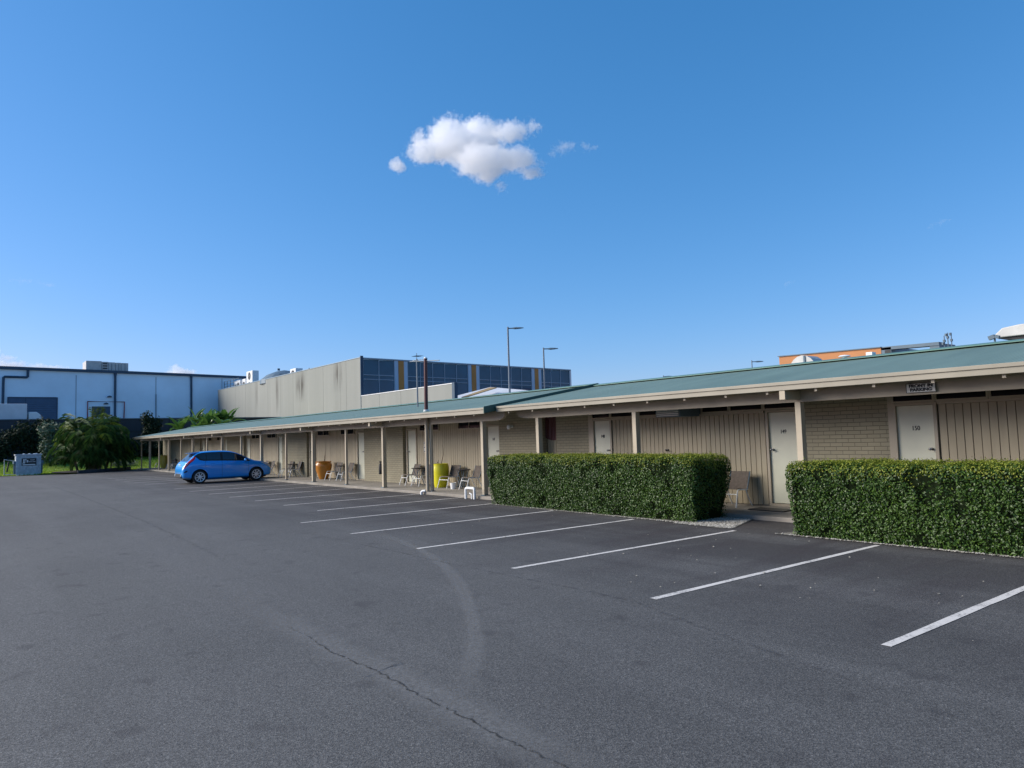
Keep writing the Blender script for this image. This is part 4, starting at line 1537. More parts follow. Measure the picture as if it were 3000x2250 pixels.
pc = thing('palm_clump', 'big drooping clump of green palms on the lawn right of the skip bin', 'palm', (-63.0, 8.1, 0))
rs = np.random.RandomState(5)
V, F, V2, F2 = [], [], [], []
canes = MB()
for k in range(30):
    a = rs.uniform(0, 6.283)
    rr_ = abs(rs.normal(0, .62))
    bx, by = -63.2 + rr_ * math.cos(a), 8.75 + rr_ * math.sin(a)
    lean = rs.uniform(.05, .42)
    h = rs.uniform(.8, 3.2) * (1.0 if rr_ < .8 else .75)
    tip = (bx + lean * h * math.cos(a), by + lean * h * math.sin(a), h)
    canes.tube([(bx, by, 0), ((bx + tip[0]) / 2 + .03, (by + tip[1]) / 2, h * .55), tip], [.055, .045, .035], 6)
    for j in range(9):
        az = rs.uniform(0, 6.283) if j > 2 else a + rs.uniform(-1, 1)
        el = rs.uniform(.5, 1.4)
        T = (V2, F2) if rs.rand() < .28 and h > 1.7 else (V, F)
        frond(T[0], T[1], rs, tip, az, el, rs.uniform(1.3, 2.15), rs.uniform(1.3, 2.7), 24, .60, .085)
# one upright new spear and a hanging skirt
for k in range(4):
    frond(V2, F2, rs, (-63.3, 9.0, 3.2), rs.uniform(0, 6.28), 1.35, 1.8, .5, 22, .6, .09, .4)
for k in range(120):
    a = rs.uniform(0, 6.283)
    q = (-63.2 + 1.3 * rs.uniform(.3, 1.2) * math.cos(a), 8.85 + 1.5 * rs.uniform(.3, 1.2) * math.sin(a), rs.uniform(1.1, 3.4))
    frond(V, F, rs, q, a + rs.uniform(-.6, .6), rs.uniform(-.1, .9), rs.uniform(1.1, 1.75), rs.uniform(1.8, 3.2), 20, .58, .085, .8)
fast_mesh('crown', np.array(V), F, MAT['palm'], pc)
fast_mesh('young_fronds', np.array(V2), F2, MAT['palmy'], pc)
canes.build('canes', MAT['trunk'], pc, smooth=True)


def leafy(name, label, cat, base, clumps, n, leaf, mat, seed, group=None, stems=True):
    """shrub: uneven clumps of leaves on a few stems. clumps = (dx,dy,z,rx,ry,rz)"""
    rs = np.random.RandomState(seed)
    root = thing(name, label, cat, base, group)
    P, NN = [], []
    for (dx, dy, z, rx, ry, rz) in clumps:
        m = int(n * rx * rz / sum(c[3] * c[5] for c in clumps))
        d = rs.normal(size=(m, 3))
        d /= np.linalg.norm(d, axis=1)[:, None]
        r = rs.rand(m) ** .45 * (1 + .28 * hash_noise(d * 2.5, 1.6, seed + dx))
        P.append(np.array([base[0] + dx, base[1] + dy, base[2] + z]) + d * r[:, None] * np.array([rx, ry, rz]))
        NN.append(d + rs.normal(size=(m, 3)) * .7 + np.array([0, 0, .3]))
    P, NN = np.concatenate(P), np.concatenate(NN)
    k = P[:, 2] > base[2] + .03
    v, f = leaf_quads(P[k], NN[k], rs, leaf, .5)
    fast_mesh('foliage', v, f, mat, root)
    if stems:
        b = MB()
        for (dx, dy, z, rx, ry, rz) in clumps:
            b.tube([(base[0] + dx * .2, base[1] + dy * .2, base[2] - .1), (base[0] + dx * .7, base[1] + dy * .7, base[2] + z * .6), (base[0] + dx, base[1] + dy, base[2] + z)], [.07, .05, .02], 6)
        b.build('stems', MAT['twig'], root, smooth=True)
    return root


SG = 'dark shrubs in front of the retaining wall'
leafy('shrub', 'dark broad shrub at the far left behind the skip bin', 'shrub', (-73.2, 3.2, .75), [(0, 0, 1.1, 1.2, 1.5, 1.2), (.2, -1.4, .8, 1.0, 1.2, 1.0), (-.3, .9, 1.9, .9, 1.0, 1.0)], 3200, .24, MAT['dark'], 31, SG)
leafy('shrub', 'tall dark shrub between the skip bin and the palm clump', 'shrub', (-73.4, 5.9, .8), [(0, 0, 1.2, 1.2, 1.4, 1.3), (.1, -.8, 2.4, 1.0, 1.1, 1.1), (0, .6, 2.9, .8, .9, .9), (.2, 1.3, 1.7, .9, 1.0, 1.1)], 4200, .24, MAT['dark'], 32, SG)
leafy('shrub', 'greyish green shrub top rising just left of the palm clump', 'shrub', (-70.5, 6.9, .45), [(0, 0, 1.4, .9, 1.1, 1.4), (.1, -.3, 2.9, .7, .9, .8)], 2600, .22, leafmat('grey_green_leaf', (.045, .085, .05), (.11, .17, .10), .5, .2), 33, SG)
leafy('shrub', 'dark shrub rising behind the right side of the palm clump', 'shrub', (-73.4, 11.2, .8), [(0, 0, 1.3, 1.2, 1.4, 1.4), (0, .3, 2.8, .8, .9, 1.0)], 3000, .24, MAT['dark'], 34, SG)
leafy('shrub', 'dark low shrub between the palm clump and the left wing', 'shrub', (-73.2, 13.3, .75), [(0, 0, .9, 1.3, 1.4, 1.0), (.2, 1.4, .8, 1.1, 1.2, .95), (0, -1.2, .9, 1.0, 1.1, .9)], 3200, .24, MAT['dark'], 35, SG)
leafy('tree', 'slim dark tree standing just left of the motel roof end', 'tree', (-73.2, 14.6, .75), [(0, 0, 1.3, .9, 1.0, 1.2), (.1, .2, 2.6, .75, .8, 1.0), (0, -.2, 3.5, .5, .6, .75), (0, .5, 3.1, .5, .6, .6)], 3400, .22, MAT['dark'], 36)
leafy('shrub', 'dark shrub seen between the end columns of the left wing', 'shrub', (-71.8, 16.6, .5), [(0, 0, .9, 1.2, 1.3, 1.0), (.2, -1.0, 1.6, .9, .9, .9), (0, 1.2, 1.5, 1.0, 1.1, 1.0)], 3000, .22, MAT['dark'], 37, SG)
leafy('shrub', 'low silvery shrub at the back of the lawn', 'shrub', (-68.3, 11.4, .15), [(0, 0, .3, .6, .8, .35), (0, .8, .25, .5, .6, .3)], 700, .14, leafmat('silvery_leaf', (.10, .14, .11), (.24, .28, .22), .6, .2), 38, SG, False)

# banana plants behind the end of the roof
BG = 'banana plants behind the end of the left wing'


def banana(name, label, x, y, h, n, seed, lm=1.0, azs=None):
    rs = np.random.RandomState(seed)
    root = thing(name, label, 'banana plant', (x, y, 0), BG)
    MB().tube([(x, y, 0), (x + .05, y, h * .5), (x, y + .05, h)], [.14, .12, .08], 8).build('trunk', MAT['trunk'], root, smooth=True)
    for k in range(n):
        az = k * 2.4 + rs.uniform(-.4, .4) if azs is None else azs[k % len(azs)]
        el = rs.uniform(.7, 1.4)
        L = rs.uniform(1.25, 1.95) * lm
        wd = rs.uniform(.22, .33)
        d = np.array([math.cos(az) * math.cos(el), math.sin(az) * math.cos(el), math.sin(el)])
        p = np.array([x, y, h - .15 * rs.rand()])
        V, F = [], []
        m = 10
        for i in range(m + 1):
            t = i / m
            side = np.cross(d, [0, 0, 1.0])
            side /= max(1e-6, np.linalg.norm(side))
            nup = np.cross(side, d)
            w = wd * (max(0.06, math.sin(math.pi * min(1, max(0, (t - .15) / .85)) ** .8)) if t > .15 else .06)
            jit = rs.uniform(.75, 1.1)
            V += [p + side * w * jit + nup * w * .35, p, p - side * w * rs.uniform(.75, 1.1) + nup * w * .35]
            d = d + np.array([0, 0, -rs.uniform(.04, .19)])
            d /= np.linalg.norm(d)
            p = p + d * L / m
        for i in range(m):
            F += [(3 * i, 3 * i + 1, 3 * i + 4, 3 * i + 3), (3 * i + 1, 3 * i + 2, 3 * i + 5, 3 * i + 4)]
        fast_mesh('leaf', np.array(V), F, MAT['banana'], root)
    return root


banana('banana_plant', 'leftmost banana plant against the pale blue warehouse', -67.6, 15.9, 3.0, 12, 1)
banana('banana_plant', 'banana plant below the third downpipe of the warehouse', -68.4, 17.4, 3.7, 13, 2)
banana('banana_plant', 'low banana plant just above the motel roof edge', -66.0, 16.9, 2.7, 13, 3)
banana('banana_plant', 'broad banana plant in the middle of the banana row', -67.4, 18.4, 3.6, 14, 4)
banana('banana_plant', 'banana plant in front of the left end of the concrete wall', -67.2, 19.5, 3.7, 12, 5)
banana('banana_plant', 'low banana plant at the right of the banana row', -64.8, 18.5, 3.1, 14, 6)
banana('banana_plant', 'small banana plant tucked between the taller ones', -66.2, 17.8, 3.2, 13, 8)
banana('banana_plant', 'banana plant with one long dark leaf thrown out to the right', -66.4, 19.6, 3.5, 5, 7, 1.3, [.75, 2.6, 1.9, -2.2, 3.6])

# garden edging round the palm
te = thing('garden_edging', 'low dark timber edging along the bed right of the palm clump', 'edging', (-62, 9.5, 0))
b = MB()
pts = [(-59.75, 7.3), (-60.4, 8.55), (-62.1, 9.95), (-64.0, 11.4)]
for p, q in zip(pts[:-1], pts[1:]):
    b.bar((p[0], p[1], .13), (q[0], q[1], .13), .12, .24)
b.build('sleeper', MAT['retain'], te)
flat('garden_bed', [(-59.9, 6.3), (-59.75, 7.3), (-60.4, 8.6), (-62.3, 10.2), (-65.2, 10.4), (-66, 8), (-64, 6.2), (-61.6, 5.9)], .11, paint('dark_mulch', (.035, .028, .022), .95, .4, 2.5), 'dark mulch under the palm clump', 'garden bed')
# ------------------------------------------------------------------ warehouse and yard on the left
wh = thing('warehouse', 'pale blue warehouse with dark gutter and downpipes at far left', 'warehouse', (-104, 10, 0))
XW = -101.0
MB().prism([(-30, 0), (32.5, 0), (32.5, 10.70), (18, 10.95), (4.5, 11.12), (-30, 11.6)], 'x', -125, XW).build('wall', MAT['whblue'], wh)
b = MB()
b.prism([(-30.2, 11.6), (4.5, 11.10), (18, 10.93), (32.7, 10.68), (32.7, 10.98), (18, 11.25), (4.5, 11.44), (-30.2, 12.0)], 'x', -125.2, XW + .28)
b.build('gutter', MAT['navy'], wh)
for y in (4.9, 16.24, 25.1):
    b = MB()
    if y < 5:
        b.tube([(XW + .14, 7.22, 11.15), (XW + .14, 7.22, 10.33), (XW + .14, 7.1, 10.22), (XW + .14, 5.05, 10.24), (XW + .14, 4.9, 10.1), (XW + .14, 4.87, 2.6)], .14, 8)
    else:
        b.tube([(XW + .14, y, 11.0), (XW + .14, y, 10.5), (XW + .14, y, 2.6)], [.2, .13, .13], 8)
    b.build('downpipe', MAT['navy'], wh, smooth=True)
b = MB()
for y in (-6, 0, 12.08, 20.87, 29.0):
    b.box(XW + .002, XW + .035, y - .04, y + .04, 2.6, 10.6)
b.build('panel_joint', MAT['mullion'], wh)
b = MB()
b.tube([(XW + .1, 20.87, 8.4), (XW + .1, 20.87, 5.3)], .055, 6)
b.build('conduit', MAT['slate'], wh)
w = MB().box(XW + .002, XW + .06, 5.38, 10.15, 4.0, 7.88).build('roller_door', MAT['shutter'], wh)
b = MB()
b.box(XW + .062, XW + .11, 5.30, 5.42, 4, 7.92)
b.box(XW + .062, XW + .11, 10.10, 10.22, 4, 7.92)
b.box(XW + .062, XW + .111, 5.42, 10.10, 7.84, 7.94)
b.box(XW + .062, XW + .10, 7.0, 7.08, 4, 7.84)
b.build('frame', MAT['navy'], w)
MB().box(XW + .002, XW + .07, 13.75, 15.72, 5.6, 6.85).build('roller_door', MAT['navy'], wh)
b = MB()
b.tube([(XW + .12, 13.3, 5.0), (XW + .12, 13.3, 7.45), (XW + .12, 17.28, 7.41), (XW + .12, 17.22, 5.0)], .065, 8)
b.build('fire_pipe', MAT['redpipe'], wh, smooth=True)
for y, z in ((15.62, 7.98), (15.25, 7.12)):
    b = MB()
    b.prism([(y - .26, z), (y - .2, z + .13), (y, z + .2), (y + .2, z + .13), (y + .26, z)], 'x', XW + .002, XW + .3)
    b.build('vent_hood', MAT['navy'], wh)
MB().box(XW + .002, XW + .05, 10.9, 32.4, 4.95, 5.02).build('base_trim', MAT['white'], wh)
pu = thing('rooftop_unit', 'row of pale grey air handling units on the warehouse roof', 'rooftop unit', (-104, 15.6, 11.2))
for i, (a, c, zt) in enumerate(((13.3, 15.0, 12.58), (15.04, 15.75, 12.52), (15.78, 16.5, 12.48), (16.53, 17.15, 12.46), (17.18, 17.98, 12.44))):
    m = MB().box(-105.5, -102.6, a, c, 10.9, zt).build('casing', MAT['grille'], pu, bevel=.03)
b = MB()
for z in (11.62, 11.92, 12.22):
    b.box(-102.598, -102.56, 15.12, 15.62, z, z + .14)
b.build('grille', MAT['black'], pu)
b = MB()
for y in (16.1, 16.9, 17.6):
    b.box(-102.598, -102.57, y - .02, y + .02, 11.3, 12.3)
b.build('seam', MAT['slate'], pu)

tk = thing('box_truck', 'white box truck parked behind the retaining wall at far left', 'truck', (-79.5, 4.5, 2.6))
MB().box(-80.6, -78.2, -1.5, 5.58, 3.3, 5.93).build('cargo_box', MAT['palesheet'], tk, bevel=.04)
b = MB()
b.prism([(5.72, 3.0), (7.5, 3.0), (7.52, 3.9), (6.95, 4.25), (6.55, 5.02), (6.3, 5.20), (5.72, 5.20)], 'x', -80.5, -78.3)
b.build('cab', MAT['white'], tk, bevel=.05)
b = MB()
b.prism([(6.93, 4.36), (6.62, 4.96), (6.585, 4.94), (6.89, 4.33)], 'x', -80.35, -78.45)
b.v = [(x, y + .045, z + .025) for x, y, z in b.v]
b.build('windscreen', MAT['carglass'], tk)
for x in (-80.3, -78.5):
    for y in (-.3, 6.6):
        b = MB()
        b.tube([(x - .13, y, 3.03), (x + .13, y, 3.03)], .43, 20)
        b.build('wheel', MAT['tyre'], tk)
MB().box(-80.0, -78.8, -1.4, 6.9, 2.95, 3.28).build('chassis', MAT['black'], tk)

# ------------------------------------------------------------------ concrete and glass building behind the motel
cbd = thing('office_building', 'concrete sided office building with blue glass and orange strips', 'office building', (-75, 30, 0))
XC, YC = -57.4, 28.0
b = MB()
js = [-99.3, -91.9, -88.05, -84.4, -80.4, -76.6, -72.9, -69.2, -65.3, -61.5, -60.25, XC]
for a, c in zip(js[:-1], js[1:]):
    b.box(a + .012, c - .012, YC + R.uniform(-.004, .004), YC + .22, 0, 8.86)
b.build('concrete_wall', MAT['concrete'], cbd)
MB().box(-99.28, XC - .02, YC + .05, YC + .21, 0, 8.84).build('joint_backing', MAT['retain'], cbd)
MB().box(-99.35, XC + .03, YC - .03, YC + .26, 8.865, 8.93).build('parapet_cap', MAT['mullion'], cbd)
MB().box(XC + .002, XC + .10, YC - .02, YC + .24, 0, 9.02).build('corner_trim', MAT['navy'], cbd)
b = MB()
js = [XC + .104, -54.0, -50.4, -47.8, -43.05]
for a, c in zip(js[:-1], js[1:]):
    b.box(a + .012, c - .012, YC + R.uniform(-.004, .004), YC + .22, 0, 5.52)
b.build('low_wall', MAT['concrete'], cbd)
MB().box(XC + .11, -43.07, YC + .05, YC + .21, 0, 5.5).build('joint_backing', MAT['retain'], cbd)
MB().box(XC + .104, -43.0, YC - .03, YC + .25, 5.525, 5.58).build('wall_cap', MAT['pvc'], cbd)
MB().box(-43.045, -42.72, YC - .01, YC + .25, 0, 5.6).build('end_post', MAT['navy'], cbd)
MB().box(-99.2, XC - .3, YC + .23, 52.4, 0, 8.45).build('inner_block', MAT['slate'], cbd)
# curtain wall facing right
def zg(y):
    return 8.78 - .012 * (y - 28)


bays = [(28.26, 31.27), (32.62, 39.16), (40.49, 46.98), (48.28, 52.2)]
for a, c in bays:
    n = int(round((c - a) / 1.3))
    for k in range(n):
        y0, y1 = a + (c - a) * k / n, a + (c - a) * (k + 1) / n
        MB().box(XC - .06, XC - .02, y0 + .03, y1 - .03, .2, zg(y1) - .03).build('window', MAT['curtain'], cbd)
b = MB()
for a, c in bays:
    n = int(round((c - a) / 1.3))
    for k in range(n + 1):
        y = a + (c - a) * k / n
        b.box(XC - .08, XC + .03, y - .032, y + .032, 0, zg(y))
b.build('mullion', MAT['mullion'], cbd)
b = MB()
for a, c in bays:
    for z in (7.40, 7.02, 3.6, 3.2):
        b = MB()
        b.bar((XC - .0, a, z - .012 * (a - 28)), (XC - .0, c, z - .012 * (c - 28)), .07, .06)
        b.build('transom', MAT['mullion'], cbd)
for a, c in ((31.27, 32.62), (39.16, 40.49), (46.98, 48.28)):
    MB().box(XC - .06, XC + .05, a + .035, a + .40, 0, zg(a) - .02).build('spandrel_panel', MAT['spandrel'], cbd)
    MB().box(XC - .06, XC + .08, a + .402, c - .402, 0, zg(a) - .02).build('orange_panel', MAT['orangecol'], cbd)
    MB().box(XC - .06, XC + .05, c - .40, c - .035, 0, zg(a) - .02).build('spandrel_panel', MAT['spandrel'], cbd)
b = MB()
b.bar((XC - .1, 28.27, zg(28.2) + .05), (XC - .1, 52.35, zg(52.3) + .05), .45, .10)
b.build('roof_edge', MAT['mullion'], cbd)
MB().box(XC - .06, XC + .06, 52.22, 52.42, 0, zg(52.3)).build('end_trim', MAT['white'], cbd)

AG = 'air conditioning units on the office roof'


def cond(label, x, y, z0, w, h, fans):
    o = thing('condenser_unit', label, 'air conditioner', (x, y, z0), AG)
    MB().box(x - w / 2, x + w / 2, y - .4, y + .4, z0, z0 + h).build('casing', MAT['pvc'], o, bevel=.03)
    b = MB()
    for i in range(fans):
        zc = z0 + h * (i + .5) / fans
        rr2 = min(w, h / fans) * .38
        b.tube([(x, y - .401, zc), (x, y - .43, zc)], rr2, 18)
    b.build('fan', MAT['black'], o)
    b = MB()
    for i in range(fans):
        zc = z0 + h * (i + .5) / fans
        rr2 = min(w, h / fans) * .38
        b.tube([(x, y - .432, zc), (x, y - .45, zc)], rr2 * .28, 10)
        for a in (0, math.pi / 3, 2 * math.pi / 3):
            b.bar((x - rr2 * math.cos(a), y - .44, zc - rr2 * math.sin(a)), (x + rr2 * math.cos(a), y - .44, zc + rr2 * math.sin(a)), .03, .02, (0, 1, 0))
    b.build('fan_guard', MAT['grille'], o)
    return o


cond('tall white condenser with two stacked fans on the concrete office roof', -92.2, 30.2, 8.4, 2.3, 2.45, 2)
cond('shorter pale condenser left of the stacked pair on the office roof', -95.6, 30.6, 8.4, 1.3, 1.75, 1)
cond('second low condenser near the left end of the office roof', -97.3, 30.4, 8.4, 1.5, 1.7, 1)
cond('leftmost small condenser beside the roof guard rail', -99.0, 30.6, 8.4, 1.2, 1.7, 1)
cond('small white unit right of the rounded roof vent', -77.6, 30.2, 8.4, 1.6, 1.42, 1)
gr = thing('guard_rail', 'grey safety rail at the left end of the office roof', 'railing', (-100, 30, 8.4))
b = MB()
for x in (-100.6, -99.3, -97.9, -96.5):
    b.tube([(x, 29.2, 8.4), (x, 29.2, 10.15)], .04, 6)
for z in (9.4, 9.8, 10.15):
    b.tube([(-100.6, 29.2, z), (-94.4, 29.2, z)], .03, 6)
b.build('rail', MAT['slate'], gr)
for (xc, yc, rr3, hh, lab) in ((-82.0, 30.5, 2.7, 1.0, 'grey domed vent rising behind the concrete parapet'), (-74.2, 30.6, 1.3, .62, 'low grey dome right of the small white roof unit')):
    dv = thing('roof_vent', lab, 'roof vent', (xc, yc, 8.4))
    MB().lathe([(rr3, 0), (rr3 * .98, hh * .5), (rr3 * .72, hh * 1.05), (rr3 * .35, hh * 1.45), (.12, hh * 1.6), (0, hh * 1.62)], (xc, yc, 8.45), 20).build('dome', MAT['slate'], dv, smooth=False)
    MB().box(xc - .05, xc + .05, yc - rr3 * .3, yc - rr3 * .2, 8.5 + hh * 1.5, 8.5 + hh * 1.75).build('finial', MAT['slate'], dv)

# low shed roof between the office and the motel
sh2 = thing('low_shed', 'low shed with pale and rusty ribbed roof right of the concrete wall', 'shed', (-43, 31, 0))
b = MB()
b.add([(-48.1, 29.6, 4.50), (-42.2, 28.95, 4.50), (-42.5, 34.5, 5.05), (-48.1, 35, 5.71)], [(0, 1, 2, 3)])
r_ = b.build('roof', MAT['palesheet'], sh2)
r_.modifiers.new('t', 'SOLIDIFY').thickness = .06
b = MB()
b.add([(-45.4, 33, 5.47), (-44.1, 32.7, 5.36), (-42.7, 29.1, 4.57), (-43.6, 29.15, 4.58)], [(0, 1, 2, 3)])
r_ = b.build('rusty_strip', MAT['rust'], sh2)
r_.modifiers.new('t', 'SOLIDIFY').thickness = .05
MB().box(-47.9, -42.4, 29.7, 34.2, 0, 4.44).build('wall', MAT['retain'], sh2)

# lamp posts
LG = 'tall street lamps beyond the motel roof'


def lamp(label, x, y, h, az, L=1.05, r=.10, grp=LG):
    o = thing('street_lamp', label, 'street lamp', (x, y, 0), grp)
    MB().tube([(x, y, 0), (x, y, h)], [r, r * .62], 10).build('pole', MAT['pole'], o, smooth=True)
    d = Vector((math.cos(az), math.sin(az), 0))
    a = Vector((x, y, h - .12))
    s = L / 1.05
    MB().tube([a, a + d * .45 * s], .045 * s, 8).build('arm', MAT['pole'], o)
    q = Vector((-d.y, d.x, 0))
    hd = MB()
    c0 = a + d * .35 * s
    prof = [(0, .07, .05), (.25, .15, .09), (.6, .17, .07), (.9, .06, .03)]
    vs, fs = [], []
    for t, wdt, ht in prof:
        p = c0 + d * t * s
        vs += [p + q * wdt * s + Vector((0, 0, -.02)), p + Vector((0, 0, ht * s)), p - q * wdt * s + Vector((0, 0, -.02)), p + Vector((0, 0, -ht * s))]
    for i in range(3):
        for k in range(4):
            fs.append((4 * i + k, 4 * i + (k + 1) % 4, 4 * i + 4 + (k + 1) % 4, 4 * i + 4 + k))
    fs += [(0, 1, 2, 3), (15, 14, 13, 12)]
    hd.add(vs, fs)
    hd.build('lamp_head', MAT['slate'], o)
    return o


AZ = math.radians(48)
lamp('taller street lamp in front of the glass office', -43.3, 33.3, 9.95, AZ, 1.0)
lamp('street lamp near the right end of the glass office', -51.6, 43.8, 9.85, AZ + .05, 1.15)
lamp('small far street lamp showing above the right part of the roof', -33.65, 50, 7.1, AZ, .75, .06)
lamp('tiny far street lamp right of the glass office', -51.2, 60, 7.65, AZ, .8, .07)

# ------------------------------------------------------------------ things over the right roof
ob = thing('orange_building', 'orange rendered building with an open blue grey frame beyond the right roof', 'building', (-32, 60, 0))
MB().prism([(-37.5, 0), (-28.3, 0), (-28.3, 7.98), (-37.5, 8.20)], 'y', 60, 70).build('wall', MAT['terracotta'], ob)
b = MB()
b.prism([(-37.6, 8.2), (-28.28, 7.98), (-28.28, 8.06), (-37.6, 8.28)], 'y', 59.9, 70)
b.build('roof_edge', MAT['slate'], ob)
b = MB()
b.box(-28.27, -27.5, 60, 66, 0, 7.95)
b.bar((-28.27, 60.4, 7.90), (-23.9, 60.4, 7.80), .8, .26)
b.box(-24.6, -23.9, 60.05, 63, 0, 7.85)
b.build('canopy_frame', MAT['slate'], ob)
MB().box(-28.0, -27.55, 59.98, 59.999, 6.5, 7.74).build('opening', MAT['black'], ob)
bv = thing('barrel_vent', 'pale half round duct vent on the rear roof in front of the orange wall', 'roof vent', (-14.0, 24, 3.4))
b = MB()
arc = [(-14.62 + .62 * (1 - math.cos(math.pi * k / 10)) * .92, 3.55 + .72 * math.sin(math.pi * k / 10)) for k in range(11)]
b.prism(arc, 'y', 23.9, 24.6)
b.build('hood', MAT['grille'], bv)
MB().box(-13.98, -13.92, 23.86, 23.898, 3.6, 4.24).build('joint', MAT['slate'], bv)
wb = thing('roof_box', 'small white box on the rear roof below the orange wall', 'vent box', (-8.75, 18, 3.3))
MB().box(-8.82, -8.66, 17.9, 18.1, 3.2, 3.52).build('casing', MAT['pvc'], wb, bevel=.01)
wd = thing('roof_disc', 'flat white roof cowl left of the small white box', 'roof vent', (-10.2, 20, 3.6))
MB().lathe([(0, .05), (.12, .035), (.17, 0), (.06, -.02), (.06, -.25)], (-10.2, 19.5, 3.63), 16).build('cowl', MAT['pvc'], wd, smooth=True)
tw = thing('antenna_tower', 'cluster of thin grey antenna poles beyond the right roof', 'antenna', (-23.2, 60, 0))
for x, h in ((-23.5, 8.35), (-23.25, 8.55), (-23.0, 8.52)):
    MB().tube([(x, 60, 0), (x, 60, h)], .035, 6).build('pole', MAT['pole'], tw)
for x, z in ((-23.5, 7.95), (-23.25, 8.2), (-23.0, 7.95), (-23.35, 8.4), (-23.05, 8.42), (-23.6, 7.75)):
    MB().box(x - .06, x + .06, 59.88, 60.1, z - .09, z + .09).build('panel', MAT['slate'], tw)
bgv = thing('roof_cowl', 'large beige rounded hood with dark underside at the right edge', 'roof vent', (-6.9, 24, 3.4))
b = MB()
b.prism([(-7.95, 4.10), (-7.9, 4.2), (-7.72, 4.36), (-7.3, 4.41), (-6.4, 4.42), (-5.6, 4.36), (-5.3, 4.15), (-5.3, 4.10)], 'y', 23.6, 24.8)
b.build('hood', MAT['grille'], bgv, bevel=.04)
MB().prism([(-7.9, 4.09), (-5.35, 4.09), (-5.6, 3.9), (-7.4, 4.0)], 'y', 23.7, 24.7).build('underside', MAT['black'], bgv)
MB().box(-7.1, -5.8, 23.9, 24.5, 3.2, 3.98).build('duct', MAT['slate'], bgv)
fl = thing('floodlight', 'small dark floodlight on the rear roof beside the beige hood', 'floodlight', (-7.4, 22, 3.4))
MB().tube([(-7.38, 22, 3.3), (-7.38, 22, 3.92)], .025, 8).build('post', MAT['slate'], fl)
b = MB()
b.obox((-7.44, 21.98, 3.96), (.07, 0, .02), (0, .05, 0), (-.015, 0, .05))
b.obox((-7.31, 21.98, 3.96), (.05, 0, -.02), (0, .05, 0), (.01, 0, .045))
b.build('lamp_head', MAT['slate'], fl)

# ------------------------------------------------------------------ clouds: real volumes far away
def cloud(name, label, c, blobs, mpp, seed, dens, nscale, soft=.30):
    """blobs: (right, up, half width, half height, weight) in metres in the cloud's own frame"""
    o = thing(name, label, 'cloud', c)
    xs = [b[0] - b[2] for b in blobs] + [b[0] + b[2] for b in blobs]
    zs = [b[1] - b[3] for b in blobs] + [b[1] + b[3] for b in blobs]
    dep = max(min(b[2], b[3] * 1.3) + abs(b[5] if len(b) > 5 else 0) for b in blobs) * 1.15
    pad = mpp * 26
    m = bpy.data.materials.new(name + '_vapour')
    m.use_nodes = True
    nt = m.node_tree
    nt.nodes.remove(nt.nodes['Principled BSDF'])
    tc = N(nt, 'ShaderNodeTexCoord')
    pos = tc.outputs['Object']
    # curl the field a little so that the edges fray
    nz = N(nt, 'ShaderNodeTexNoise')
    nz.inputs['Scale'].default_value = nscale * .8
    nz.inputs['Detail'].default_value = 4
    nt.links.new(pos, nz.inputs['Vector'])
    sub = N(nt, 'ShaderNodeVectorMath', operation='SUBTRACT')
    nt.links.new(nz.outputs['Color'], sub.inputs[0])
    sub.inputs[1].default_value = (.5, .5, .5)
    mul = N(nt, 'ShaderNodeVectorMath', operation='SCALE')
    nt.links.new(sub.outputs[0], mul.inputs[0])
    mul.inputs['Scale'].default_value = mpp * 34
    add = N(nt, 'ShaderNodeVectorMath', operation='ADD')
    nt.links.new(pos, add.inputs[0])
    nt.links.new(mul.outputs[0], add.inputs[1])
    tot = None
    for (x, z, rx, rz, w, dy) in [tuple(q) + (0,) * (6 - len(q)) for q in blobs]:
        d = N(nt, 'ShaderNodeVectorMath', operation='SUBTRACT')
        nt.links.new(add.outputs[0], d.inputs[0])
        d.inputs[1].default_value = (x, dy, z)
        s = N(nt, 'ShaderNodeVectorMath', operation='DIVIDE')
        nt.links.new(d.outputs[0], s.inputs[0])
        s.inputs[1].default_value = (rx, min(rx, rz * 1.3), rz)
        ln = N(nt, 'ShaderNodeVectorMath', operation='LENGTH')
        nt.links.new(s.outputs[0], ln.inputs[0])
        k = math_(nt, 'MULTIPLY', math_(nt, 'SUBTRACT', 1.0, ln.outputs['Value']), w)
        tot = k if tot is None else math_(nt, 'MAXIMUM', tot, k)
    n2 = noise(nt, pos, nscale * 2.0, 8, .72)
    f = math_(nt, 'ADD', tot, math_(nt, 'MULTIPLY', math_(nt, 'SUBTRACT', n2, .5), 1.9))
    f = math_(nt, 'MULTIPLY', math_(nt, 'SUBTRACT', f, .10), 1 / soft)
    f = math_(nt, 'MINIMUM', math_(nt, 'MAXIMUM', f, 0.0), 1.0)
    vol = N(nt, 'ShaderNodeVolumePrincipled')
    vol.inputs['Color'].default_value = (1, 1, 1, 1)
    vol.inputs['Anisotropy'].default_value = .0
    nt.links.new(math_(nt, 'MULTIPLY', f, dens), vol.inputs['Density'])
    nt.links.new(vol.outputs[0], nt.nodes['Material Output'].inputs['Volume'])
    b = MB().box(min(xs) - pad, max(xs) + pad, -dep, dep, min(zs) - pad, max(zs) + pad)
    ob_ = b.build('vapour', m, o, world=False)
    az = math.atan2(c[1], c[0]) - math.pi / 2
    o.rotation_euler = (0, 0, az)
    return o


Z = .327
def zz(x, y, rx, ry, w=1.0, dy=0):     # cloud lobes, measured in units of 0.1 m
    return ((x / 3.253 + 1080 - 1390) * Z, -(y / 3.253 + 320 - 440) * Z + .40 * dy, rx / 3.253 * Z * 1.25, ry / 3.253 * Z * 1.25, w, dy)


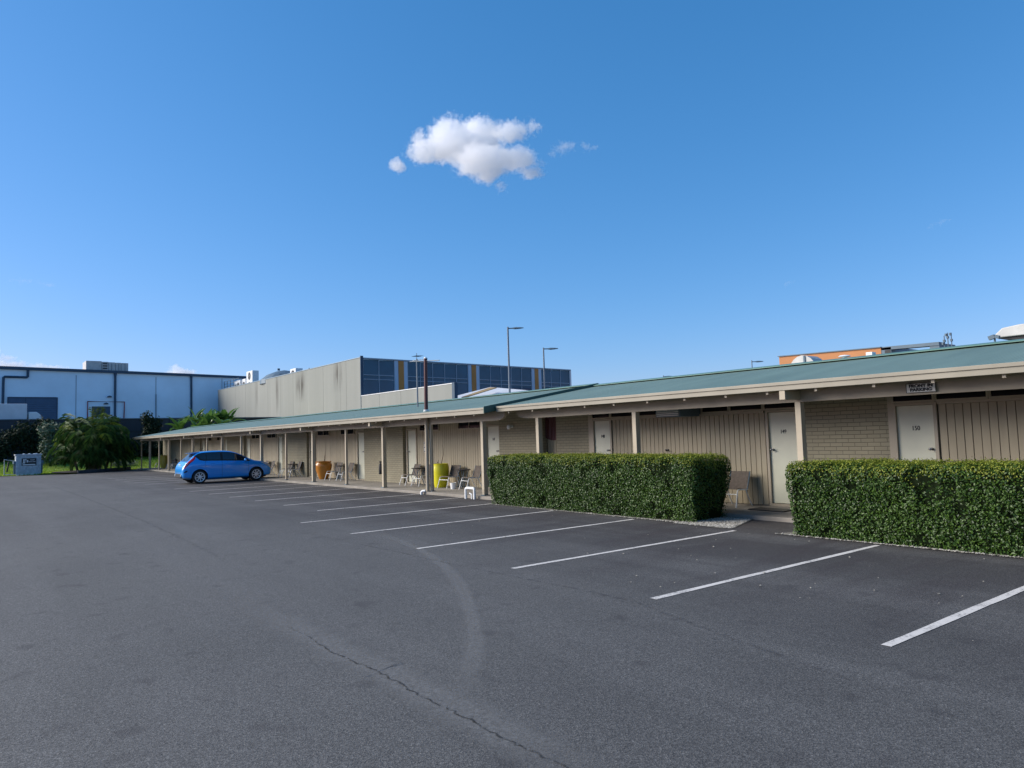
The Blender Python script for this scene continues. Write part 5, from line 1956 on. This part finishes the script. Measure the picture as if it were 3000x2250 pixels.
cloud('cumulus_cloud', 'single white cumulus cloud alone in the middle of the sky', (-557, 395, 276),
      [zz(770, 270, 190, 170), zz(1060, 250, 200, 165, 1, 32), zz(900, 360, 340, 130, 1, -8), zz(560, 400, 170, 95, 1, -20), zz(1080, 490, 260, 140, 1, -48), zz(1110, 610, 95, 75, .8, -52),
       zz(1430, 490, 190, 110, 1, 52), zz(1590, 630, 130, 55, .8, 48), zz(470, 270, 70, 70, .6), zz(1330, 230, 170, 90, .75, -34), zz(1540, 180, 70, 60, .45, -44), zz(270, 520, 70, 70, .8),
       zz(1640, 540, 90, 40, .4, 48), zz(1235, 735, 55, 40, .35, -50)],
      Z, 1, .09, .085, .24)
cloud('small_cloud', 'small white wisp just left of the big cloud', (-575, 366, 272), [(0, 0, 7, 6, .7), (4, 5, 4, 4, .5)], Z, 2, .09, .10)
cloud('small_cloud', 'faint thin wisp right of the big cloud', (-501, 460, 275), [(0, 0, 12, 6, .42), (-9, -4, 8, 4, .36), (22, -1, 8, 4, .32)], Z, 3, .06, .09)
cloud('low_cloud', 'low white cloud at the left edge above the warehouse roof', (-844, 42, 90), [(0, 0, 9, 5, .7), (-10, 5, 9, 6, .6), (8, -6, 12, 4, .7)], Z, 4, .09, .09)
cloud('low_cloud', 'low white cloud peeping over the warehouse roof', (-827, 72, 79), [(0, 0, 24, 6, .9), (-26, 2, 15, 7, .9), (40, -3, 14, 4, .8)], Z, 5, .12, .08)
cloud('low_cloud', 'low rounded cloud over the right end of the warehouse roof', (-745, 176, 70), [(0, 0, 16, 8, 1.0), (-4, 4, 9, 6, .8), (16, -3, 18, 4, .7)], Z, 6, .12, .08)
cloud('thin_wisp', 'faint thin wisp of cloud high at the right', (-288.5, 751, 194), [(0, 0, 7, 3, .33), (-8, -2, 6, 2.5, .3)], Z, 7, .03, .12)
cloud('thin_wisp', 'faint thin wisps of cloud low at the left edge', (-835, 54, 165), [(0, 0, 13, 3, .34), (20, -1, 9, 2.5, .3)], Z, 8, .03, .12)
cloud('thin_wisp', 'faint thin wisp of cloud low above the right roof', (-401, 663, 146), [(0, 0, 6, 3, .33)], Z, 9, .03, .12)
